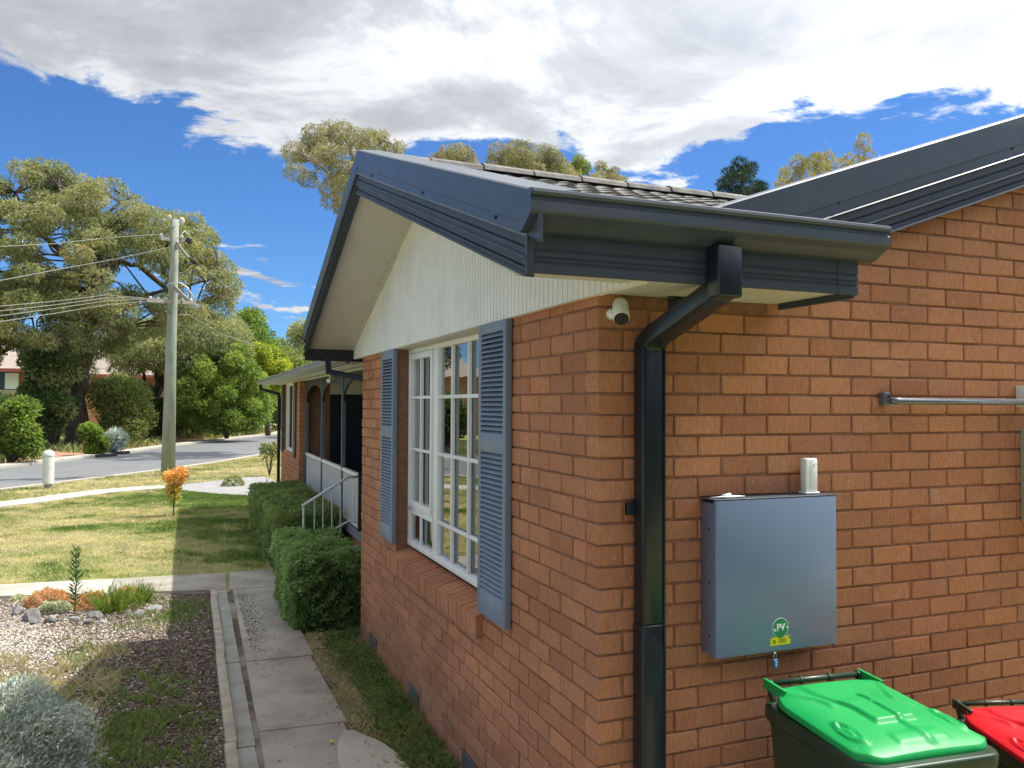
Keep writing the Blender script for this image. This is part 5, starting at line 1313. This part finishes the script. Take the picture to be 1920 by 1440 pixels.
# power pole
pb = gz(315, 893); d_ = (pb-CAM)@FW; k_ = d_/FPX; Yp = pb[1]
o = empty('power_pole', (pb[0], pb[1], 0), label='grey green timber power pole with two crossarms standing on the verge', cat='power pole'); op = np.array([pb[0], pb[1], 0])
POLE = bark_material('pole_timber', (.21, .23, .19), (.34, .36, .31)); top = at_dist(328, 412, Yp)
MB().tube([np.array([0, 0, -.1]), (at_dist(321, 640, Yp)-op), (at_dist(326, 500, Yp)-op), top-op], [.205, .15, .125, .112], 16).build('pole', POLE, o, smooth=True)
WOOD = plain('grey_timber', (.25, .23, .21), .9, .2, 8); INS = plain('insulator', (.62, .60, .55), .3, .1); INSD = plain('insulator_dark', (.03, .03, .035), .3, .1)
tL = Vector((.96, .28, 0)).normalized()     # crossarm direction, about across the view
def PP(px, py, dy=0): return Vector(at_dist(px, py, Yp+dy)-op)
a, b_ = PP(274, 563, -.6), PP(366, 568, .5); MB().beam(a, b_, .10, .11).build('crossarm', WOOD, o)
a2, b2 = PP(300, 447, -.25), PP(352, 452, .3); MB().beam(a2, b2, .09, .10).build('crossarm', WOOD, o)
MB().beam(PP(304, 440, -.2), PP(328, 425, -.15), .02, .02).beam(PP(302, 572, -.3), PP(322, 590, -.1), .02, .02).beam(PP(345, 572, .3), PP(328, 592, .1), .02, .02).build('brace', INSD, o)
for px, py, m_, rr in ((303, 441, INS, .05), (341, 444, INS, .05), (355, 451, INSD, .10), (318, 407, INS, .06), (341, 414, INS, .09), (282, 559, INS, .05), (296, 560, INS, .05), (312, 561, INS, .05), (343, 562, INS, .05), (358, 563, INS, .05)):
    c = PP(px, py, (px-325)*.006); MB().lathe([(rr*.3, -rr*1.2), (rr, -rr*.5), (rr*.8, 0), (rr, rr*.4), (rr*.4, rr*1.1)], tuple(c), 10).build('insulator', m_, o, smooth=True)
MB().beam(PP(326, 538, -.2), PP(351, 562, -.35), .13, .10).build('fuse_box', WOOD, o)
MB().tube([PP(320, 532, -.2), PP(338, 530, -.3), PP(352, 540, -.4), PP(364, 560, -.3)], .022, 6).build('lead', INS, o, smooth=True)
MB().tube([PP(332, 448, -.15), PP(339, 442, -.2), PP(346, 433, -.2), PP(356, 440, 0)], .018, 6).build('lead', INS, o, smooth=True)
MB().beam(PP(331, 455, -.15), PP(352, 483, -.3), .10, .07).build('bracket', WOOD, o)
MB().tube([PP(306, 411), PP(316, 414), PP(334, 415)], .02, 6).build('lead', INS, o)
# wires
WIRE = plain('aluminium_wire', (.30, .30, .25), .5, .1)
def wire(pts, label, r_=.009):
    q = [at_dist(px, py, Yp+dy) for px, py, dy in pts]; out = []
    for i in range(len(q)-1):
        for t in np.linspace(0, 1, 7)[:-1]: out.append(q[i]*(1-t)+q[i+1]*t)
    out.append(q[-1]); b0 = out[0]; o = empty('power_line', tuple(b0), label=label, cat='power line', group='wires running from the power pole')
    MB().tube([p-b0 for p in out], r_, 5).build('wire', WIRE, o)
wire([(303, 439, 0), (200, 446, -1), (100, 457, -2.2), (0, 474-12, -3.6), (-200, 490, -6)], 'topmost wire leaving the upper crossarm of the power pole')
wire([(326, 462, 0), (220, 485, -1), (110, 505, -2.2), (0, 526, -3.6), (-200, 556, -6)], 'second wire below the upper crossarm of the power pole')
for i, (dy_, y0_, lb) in enumerate(((0, 552, 'uppermost of the four wires at the lower crossarm'), (.5, 556, 'second of the four wires at the lower crossarm'), (1, 560, 'third of the four wires at the lower crossarm'), (1.5, 566, 'lowest of the four wires at the lower crossarm'))):
    wire([(282+i*16, 560, 0), (200, y0_+1+i*1.5, -1), (100, y0_+13+i*3, -2), (0, y0_+22+i*5, -3.2), (-200, y0_+42+i*9, -6)], lb)
wire([(335, 590, 0), (352, 480+110, 1.0), (420, 628, 6), (500, 655, 10)], 'service wire running right from below the lower crossarm')
wire([(345, 470, 0), (380, 500, 3), (440, 548, 7)], 'stay wire slanting right from the upper crossarm')

# neighbour's house across the road
nh = empty('neighbour_house', (-12, 56, 0), label='orange brick house with a grey brown tiled roof behind the trees across the road', cat='house')
def NH(px, py, Y=54): p = at_dist(px, py, Y); return p-np.array([-12, 56, 0])
NBR = plain('orange_brick', (.55, .31, .19), .9, .12, 3, dirt=.15); NROOF = plain('grey_tile_roof', (.30, .25, .22), .9, .15, 2)
x0, x1 = NH(-260, 700)[0], NH(48, 700)[0]; x2 = NH(360, 700)[0]; zt = NH(20, 692)[2]; zb_ = NH(20, 760)[2]
MB().box(x0, x1, -2, 7, 0, zt).box(x1, x2, 3, 9, 0, zt-.1).build('wall', NBR, nh)
zr = NH(20, 655)[2]
rm = MB()
for (a, b_, y0, y1, ze, zp) in ((x0-.5, x1+.5, -2.6, 7.6, zt, zr+1.0), (x1+.6, x2+.5, 2.4, 9.6, zt-.1, zr+.8)):
    ym = (y0+y1)/2; rm.add([(a, y0, ze), (b_, y0, ze), (b_, y1, ze), (a, y1, ze), (a+3, ym, zp), (b_-3, ym, zp)], [(0, 1, 5, 4), (1, 2, 5), (2, 3, 4, 5), (3, 0, 4), (0, 3, 2, 1)])
rm.build('roof', NROOF, nh)
RF_ = plain('red_fascia', (.42, .12, .09), .6); MB().box(x0-.5, x1+.5, -2.66, -2.6, zt-.18, zt+.02).build('fascia', RF_, nh); MB().box(x1+.6, x2+.5, 2.34, 2.4, zt-.28, zt-.08).build('fascia', RF_, nh)
wa, wb2 = NH(-60, 700)[0], NH(38, 700)[0]; z1_, z0_ = NH(20, 698)[2], NH(20, 731)[2]
fw = empty('window', (0, 0, 0), parent=nh)
MB().box(wa, wb2, -2.06, -2.03, z0_, z1_).build('pane', plain('dark_glass', (.03, .035, .04), .1, .1), fw)
MB().box(wa, wb2, -2.12, -2.0, z0_-.28, z0_).build('sill', CONC2, fw)
mf = MB()
for px in (-60, -5, 38): x = NH(px, 700)[0]; mf.box(x-.06, x+.06, -2.10, -2.0, z0_, z1_)
mf.build('frame', plain('brown_frame', (.25, .10, .06), .6), fw)
MB().box(NH(10, 700)[0], NH(36, 700)[0], -2.09, -2.065, z0_+.05, z1_-.05).build('curtain', CURTAIN, fw)
h2 = empty('neighbour_house', (14, 92, 0), label='pale house roof glimpsed low through the trees at the bend of the road', cat='house')

bpy.data.objects.remove(h2)

# ================================================================== TREES
BELT = leaf_material('belt_leaf', [(.03, .06, .02), (.06, .10, .03), (.10, .14, .045)], .2)
n = 26000; Q = np.stack([RNG.uniform(-3.0, 18, n), RNG.normal(-8.2, .7, n), RNG.uniform(0, 1, n)], 1); Q[:, 2] *= 4.6+1.2*np.sin(Q[:, 0]*1.3)+.6*np.sin(Q[:, 0]*3.1)  # foliage added behind the camera to darken the surfaces facing it
tag(link('added_shade_foliage', quads_mesh('added_shade_foliage', leaf_quads(Q, unit(RNG.normal(size=(n, 3))), .34, .22), RNG.uniform(0, 1, n), BELT)), kind='stuff')
EUC = leaf_material('eucalypt_leaf', [(.13, .165, .075), (.21, .245, .105), (.29, .315, .14), (.37, .37, .19), (.38, .31, .19)], .5, .5, .4, patch=.35)
EUC2 = leaf_material('grey_eucalypt_leaf', [(.15, .20, .08), (.24, .29, .13), (.33, .36, .18), (.42, .40, .23)], .5, .5, .4, patch=.4)
EUC3 = leaf_material('olive_gum_leaf', [(.16, .18, .07), (.26, .26, .12), (.35, .31, .18), (.46, .40, .28)], .45, .5, .4, patch=.4)
BRIGHT = leaf_material('bright_leaf', [(.11, .19, .035), (.17, .26, .05), (.26, .36, .08), (.38, .46, .12)], .5, .5, .3, patch=.9)
YELG = leaf_material('yellow_leaf', [(.20, .29, .04), (.33, .40, .05), (.50, .52, .07)], .45, .5, .3, patch=.5)
DARKG = leaf_material('dark_leaf', [(.04, .085, .028), (.07, .13, .04), (.11, .18, .05), (.16, .23, .07)], .35, .45, .45, patch=.5)
OLIVE = leaf_material('olive_shrub_leaf', [(.11, .17, .045), (.18, .24, .07), (.27, .30, .11), (.36, .37, .15)], .45, patch=.9)
PINE = leaf_material('pine_leaf', [(.012, .035, .02), (.025, .06, .03), (.045, .085, .04)], .1, .5, .3, patch=.5)
GOLD = leaf_material('golden_leaf', [(.18, .20, .05), (.30, .28, .08), (.40, .33, .14), (.45, .38, .24)], .4, patch=.5)
tree('eucalyptus_tree', 'big spreading eucalyptus with layered olive crown across the road', 42.2,
     [(-120, 350), (0, 318), (50, 297), (115, 303), (150, 330), (215, 335), (250, 362), (300, 390), (350, 398), (385, 402), (410, 450), (440, 490), (458, 525), (450, 570), (420, 600), (340, 610), (300, 640), (250, 640), (200, 700), (80, 760), (20, 700), (-120, 680)],
     [(135, 842), (141, 790), (152, 720), (164, 650), (172, 590), (176, 545), (186, 515)],
     [[(176, 545), (165, 505), (130, 482), (98, 470), (88, 440)], [(186, 515), (215, 490), (262, 497), (305, 472), (330, 440)], [(170, 600), (200, 575), (250, 560), (330, 540), (410, 520)],
      [(186, 515), (192, 450), (205, 395), (240, 372)], [(150, 720), (95, 650), (20, 648), (-30, 690)], [(176, 545), (120, 540), (50, 520), (-40, 500)], [(165, 660), (200, 640), (232, 622), (240, 612)], [(130, 482), (60, 430), (30, 360)], [(192, 450), (150, 400), (110, 350)], [(262, 497), (330, 560), (390, 570)]],
     EUC, 280, .86, 130000, .20, .06, .7, gaps=[(32, 350, 17), (215, 386, 14), (104, 442, 19), (108, 478, 20), (245, 505, 22), (222, 522, 18), (12, 425, 17), (290, 535, 20), (8, 500, 16), (270, 600, 18), (60, 600, 14), (20, 690, 34), (200, 695, 26), (375, 545, 18), (30, 725, 34)], depth=4.5, tr=.44, flat=.62, min_sep=.78, seed=3)
tree('eucalyptus_tree', 'forked dark trunk eucalyptus behind the power pole with drooping grey leaves', 50.8,
     [(195, 640), (250, 600), (320, 585), (400, 575), (440, 590), (468, 620), (472, 670), (450, 720), (400, 730), (345, 725), (305, 690), (270, 700), (220, 725)],
     [(272, 830), (276, 780), (291, 735), (300, 690), (312, 640)], [[(276, 790), (268, 740), (270, 700), (250, 660)], [(300, 690), (350, 650), (400, 640), (450, 640)], [(312, 640), (350, 600), (400, 590)], [(300, 700), (240, 660)]],
     EUC2, 80, 1.05, 48000, .26, .06, 1.0, gaps=[(300, 770, 18)], depth=4, tr=.45, flat=.8, seed=4)
tree('broadleaf_tree', 'bright green rounded tree behind the grey eucalyptus', 60,
     [(430, 640), (440, 590), (470, 570), (492, 588), (502, 625), (520, 650), (530, 700), (515, 760), (490, 805), (440, 800), (420, 720)],
     [(478, 830), (474, 760), (470, 700), (472, 640)], [[(474, 740), (500, 700)], [(472, 700), (445, 660)]], BRIGHT, 60, 1.15, 34000, .22, .13, .2, depth=3, tr=.3, flat=.9, seed=5)
tree('broadleaf_tree', 'glowing yellow green tree right of the bright green tree', 56,
     [(468, 700), (474, 655), (490, 636), (512, 650), (534, 668), (545, 690), (532, 720), (500, 740), (472, 740)],
     [(502, 822), (502, 760), (504, 700)], [[(502, 740), (485, 690)], [(503, 720), (525, 690)]], YELG, 24, .95, 12000, .24, .14, .2, depth=2, tr=.2, flat=.9, seed=6)
tree('broadleaf_tree', 'mid green tree between the yellow tree and the house eave', 66,
     [(500, 720), (500, 640), (520, 626), (540, 650), (556, 670), (585, 680), (580, 750), (540, 800), (505, 800)], [(530, 815), (530, 740), (528, 690)], [[(530, 740), (555, 700)]], OLIVE, 30, 1.35, 14000, .28, .15, .2, depth=3, tr=.25, flat=.9, seed=7)
tree('gum_tree', 'distant grey green gum half hidden by the gable barge board', 80,
     [(532, 650), (545, 615), (565, 598), (590, 600), (640, 600), (650, 680), (600, 720), (560, 690)], [(590, 812), (590, 720), (580, 650)], [[(590, 700), (560, 640)]], EUC2, 22, 1.7, 9000, .42, .12, .4, depth=3, tr=.35, flat=.8, seed=8)
tree('gum_tree', 'tall airy gum with drooping foliage rising behind the gable apex', 34,
     [(527, 275), (545, 245), (600, 224), (640, 222), (668, 238), (690, 228), (720, 240), (764, 272), (766, 330), (720, 420), (660, 440), (640, 412), (618, 402), (600, 362), (560, 340), (534, 330)],
     [(720, 790), (715, 600), (700, 460), (690, 400), (672, 350)], [[(690, 400), (640, 350), (590, 300), (560, 285)], [(672, 350), (660, 290), (640, 250)], [(690, 400), (720, 330), (735, 270)], [(700, 450), (660, 400), (632, 385)]],
     EUC3, 84, .50, 34000, .15, .036, 1.0, gaps=[(575, 310, 10), (560, 262, 5), (600, 330, 8), (650, 300, 6)], depth=3, tr=.32, flat=.75, seed=9, bark=BARK_PALE, min_sep=.85)
for i, (poly, tx, lb) in enumerate((
    ([(795, 330), (806, 292), (830, 276), (862, 266), (892, 280), (900, 330)], 850, 'small round gum crown showing over the roof ridge right of the apex'),
    ([(905, 340), (908, 285), (928, 264), (950, 268), (965, 256), (1000, 262), (1040, 276), (1075, 300), (1090, 345)], 990, 'broad ragged gum crown in the middle of the roof ridge'),
    ([(1062, 345), (1072, 300), (1085, 284), (1100, 292), (1110, 318)], 1085, 'small dark gum crown like a knob above the ridge'),
    ([(1100, 350), (1110, 306), (1140, 298), (1160, 318), (1182, 335), (1185, 375), (1110, 365)], 1140, 'thin gum crown at the right end of the row above the ridge'))):
    hx = [p[0] for p in poly]; tree('gum_tree', lb, 52+i*3, [(x, y) for x, y in poly]+[(min(hx), 380), (max(hx), 385)][::-1] if False else poly, [(tx, 760), (tx, 500), (tx, 360), (tx, 320)], [[(tx, 380), (tx-20, 330)], [(tx, 370), (tx+20, 330)]],
         [EUC3, EUC3, OLIVE, EUC3][i], [20, 44, 9, 20][i], [.72, .78, .55, .60][i], [7000, 17000, 3500, 6000][i], .24, .055, 1.1, group='gums above the roof ridge', depth=2, tr=.25, flat=.85, seed=20+i, min_sep=.6)
tree('pine_tree', 'dark green pine crown left of the golden tree above the roof', 44,
     [(1342, 395), (1344, 345), (1355, 322), (1378, 300), (1400, 298), (1425, 312), (1440, 340), (1445, 395)], [(1392, 760), (1392, 500), (1392, 340)], [[(1392, 380), (1365, 350)], [(1392, 370), (1420, 340)]], PINE, 36, .48, 15000, .24, .035, -.5, depth=2, tr=.25, flat=.9, seed=30, min_sep=.6)
tree('poplar_tree', 'sparse golden green tree peeping over the right roof slope', 46,
     [(1440, 380), (1452, 330), (1480, 300), (1510, 290), (1535, 262), (1552, 258), (1575, 290), (1600, 262), (1612, 246), (1640, 262), (1662, 290), (1664, 340), (1560, 370)],
     [(1560, 760), (1560, 480), (1560, 360)], [[(1560, 400), (1500, 330), (1480, 305)], [(1560, 380), (1550, 300), (1548, 262)], [(1560, 390), (1610, 310), (1612, 262)], [(1560, 400), (1640, 320), (1650, 290)]],
     GOLD, 44, .55, 13000, .20, .06, -.6, gaps=[(1525, 278, 9), (1585, 285, 8)], depth=2, tr=.2, flat=1.2, seed=31, bark=BARK_PALE, min_sep=.8)
tree('broadleaf_tree', 'fresh green broadleaf tree right of the power pole in front of the grey eucalyptus', 47,
     [(328, 800), (335, 730), (352, 680), (382, 655), (405, 700), (432, 650), (462, 640), (482, 680), (505, 720), (510, 800), (430, 815)], [(425, 822), (424, 780), (420, 740)], [[(424, 770), (380, 740)], [(422, 760), (460, 730)]], BRIGHT, 74, .62, 28000, .17, .09, .35, depth=1.8, tr=.14, flat=.8, seed=15, min_sep=.8)
tree('broadleaf_tree', 'loose olive green tree between the big trunk and the forked trunk', 46,
     [(190, 800), (185, 740), (205, 705), (240, 700), (262, 730), (262, 800), (230, 830)], [(226, 832), (226, 790), (226, 750)], [[(226, 770), (205, 740)], [(226, 770), (248, 740)]], OLIVE, 34, .70, 15000, .15, .08, .2, depth=1.5, tr=.10, flat=.9, seed=16)
tree('eucalyptus_tree', 'dark leafy gum at the left picture edge behind the green shrub', 47,
     [(-60, 830), (-60, 740), (20, 745), (60, 700), (75, 650), (110, 650), (135, 700), (140, 790), (110, 835)], [(96, 845), (98, 780), (95, 720)], [[(98, 780), (60, 740)], [(96, 740), (120, 700)], [(98, 800), (20, 770)]], OLIVE, 60, .85, 24000, .20, .07, .5, depth=2, tr=.18, flat=.9, seed=17)
# shrubs under the trees along the far verge
def vs(px, py, w_, h_, mat, label, n, seed, L=.16, W_=.09, Y=None, boxy=2.2, cat='shrub'):
    p = gz(px, py); d_ = (p-CAM)@FW; k_ = d_/FPX
    rng = np.random.default_rng(seed); o = empty('shrub', (p[0], p[1], 0), label=label, cat=cat, group='shrubs along the far side of the road')
    w3, h3 = w_*k_, h_*k_; Ps, Ds, Ts = [], [], []; m = 16 if h_ > 70 else 9; mb = MB()
    for i in range(m):
        a = rng.uniform(0, 6.28); q = math.sqrt(rng.uniform(0, 1)); zz = rng.uniform(.22, .84); lim = math.sqrt(max(.1, 1-(max(0, zz-.35)/.75)**2))
        c = (math.cos(a)*q*w3*.36*lim, math.sin(a)*q*w3*.28*lim, zz*h3); rr = rng.uniform(.16, .24)*min(w3, h3*1.3)+.08*w3
        P, D = clump_leaves(c, rr, n//m, L, W_, -.1, .85, .3, rng); P[:, 2] = np.maximum(P[:, 2], .03)
        Ps.append(P); Ds.append(D); Ts.append(np.clip(rng.normal(.45, .17, len(P))+rng.normal(0, .12), 0, 1))
        mb.tube([(0, 0, 0), (c[0]*.5, c[1]*.5, c[2]*.5), c], [.05, .03, .01], 5, False)
    mb.build('stem', BARK_DARK, o); P = np.concatenate(Ps); link('foliage', quads_mesh('foliage', leaf_quads(P, np.concatenate(Ds), L, W_, rng), np.concatenate(Ts), mat), o)
vs(20, 872, 90, 130, BRIGHT, 'leafy green shrub at the left picture edge across the road', 9000, 41)
vs(-60, 870, 120, 150, DARKG, 'dark shrub beyond the left picture edge across the road', 7000, 42)
vs(92, 845, 92, 205, DARKG, 'tall dark shrub between the neighbour house and the big trunk', 15000, 43, boxy=2.6)
vs(105, 845, 60, 190, EUC2, 'grey green shrub in front of the tall dark shrub', 6000, 44)
vs(172, 856, 44, 62, BRIGHT, 'bright green shrub right of the big eucalyptus trunk', 5000, 45)
vs(212, 852, 52, 42, SILV, 'low rounded grey lavender bush on the far verge', 5000, 46, .14, .04)
vs(232, 838, 120, 132, OLIVE, 'olive green shrub between the two eucalyptus trunks', 10000, 47)
vs(318, 826, 70, 80, DARKG, 'dark shrub directly behind the power pole', 7000, 48)
vs(365, 822, 96, 112, BRIGHT, 'olive shrub right of the power pole', 10000, 49)
vs(428, 815, 110, 130, BRIGHT, 'broad green shrub left of the bright green tree', 12000, 50)
vs(392, 820, 84, 52, DARKG, 'low dark shrub in front of the broad green shrub', 8000, 51)
vs(482, 802, 76, 112, BRIGHT, 'green shrub under the bright green tree', 7000, 52)
vs(520, 799, 50, 60, OLIVE, 'olive shrub at the bend of the road', 6000, 53)
vs(255, 815, 110, 110, DARKG, 'dark shrub mass behind the forked trunk', 9000, 54, .2, .1)
vs(140, 815, 150, 150, DARKG, 'dark shrub mass behind the big trunk', 9000, 55, .2, .1)
vs(570, 795, 80, 150, OLIVE, 'green shrub mass behind the far house corner', 8000, 56, .22, .1)
# undergrowth on the verge
X, Y = scatter_poly(30000, -14, 8, 26, 62); fe = np.array(far_edge); fx = np.interp(Y, fe[:, 1], fe[:, 0]); k = (X < fx-.7) & (X > fx-6) & (vnoise(X, Y, .5, 71) > .36); X, Y = X[k], Y[k]
blades('undergrowth', X, Y, RNG.uniform(.08, .45, len(X)), .045*RNG.uniform(.7, 1.5, len(X)), np.clip(RNG.normal(.35, .25, len(X)), 0, 1), GRASS, .04, .7)
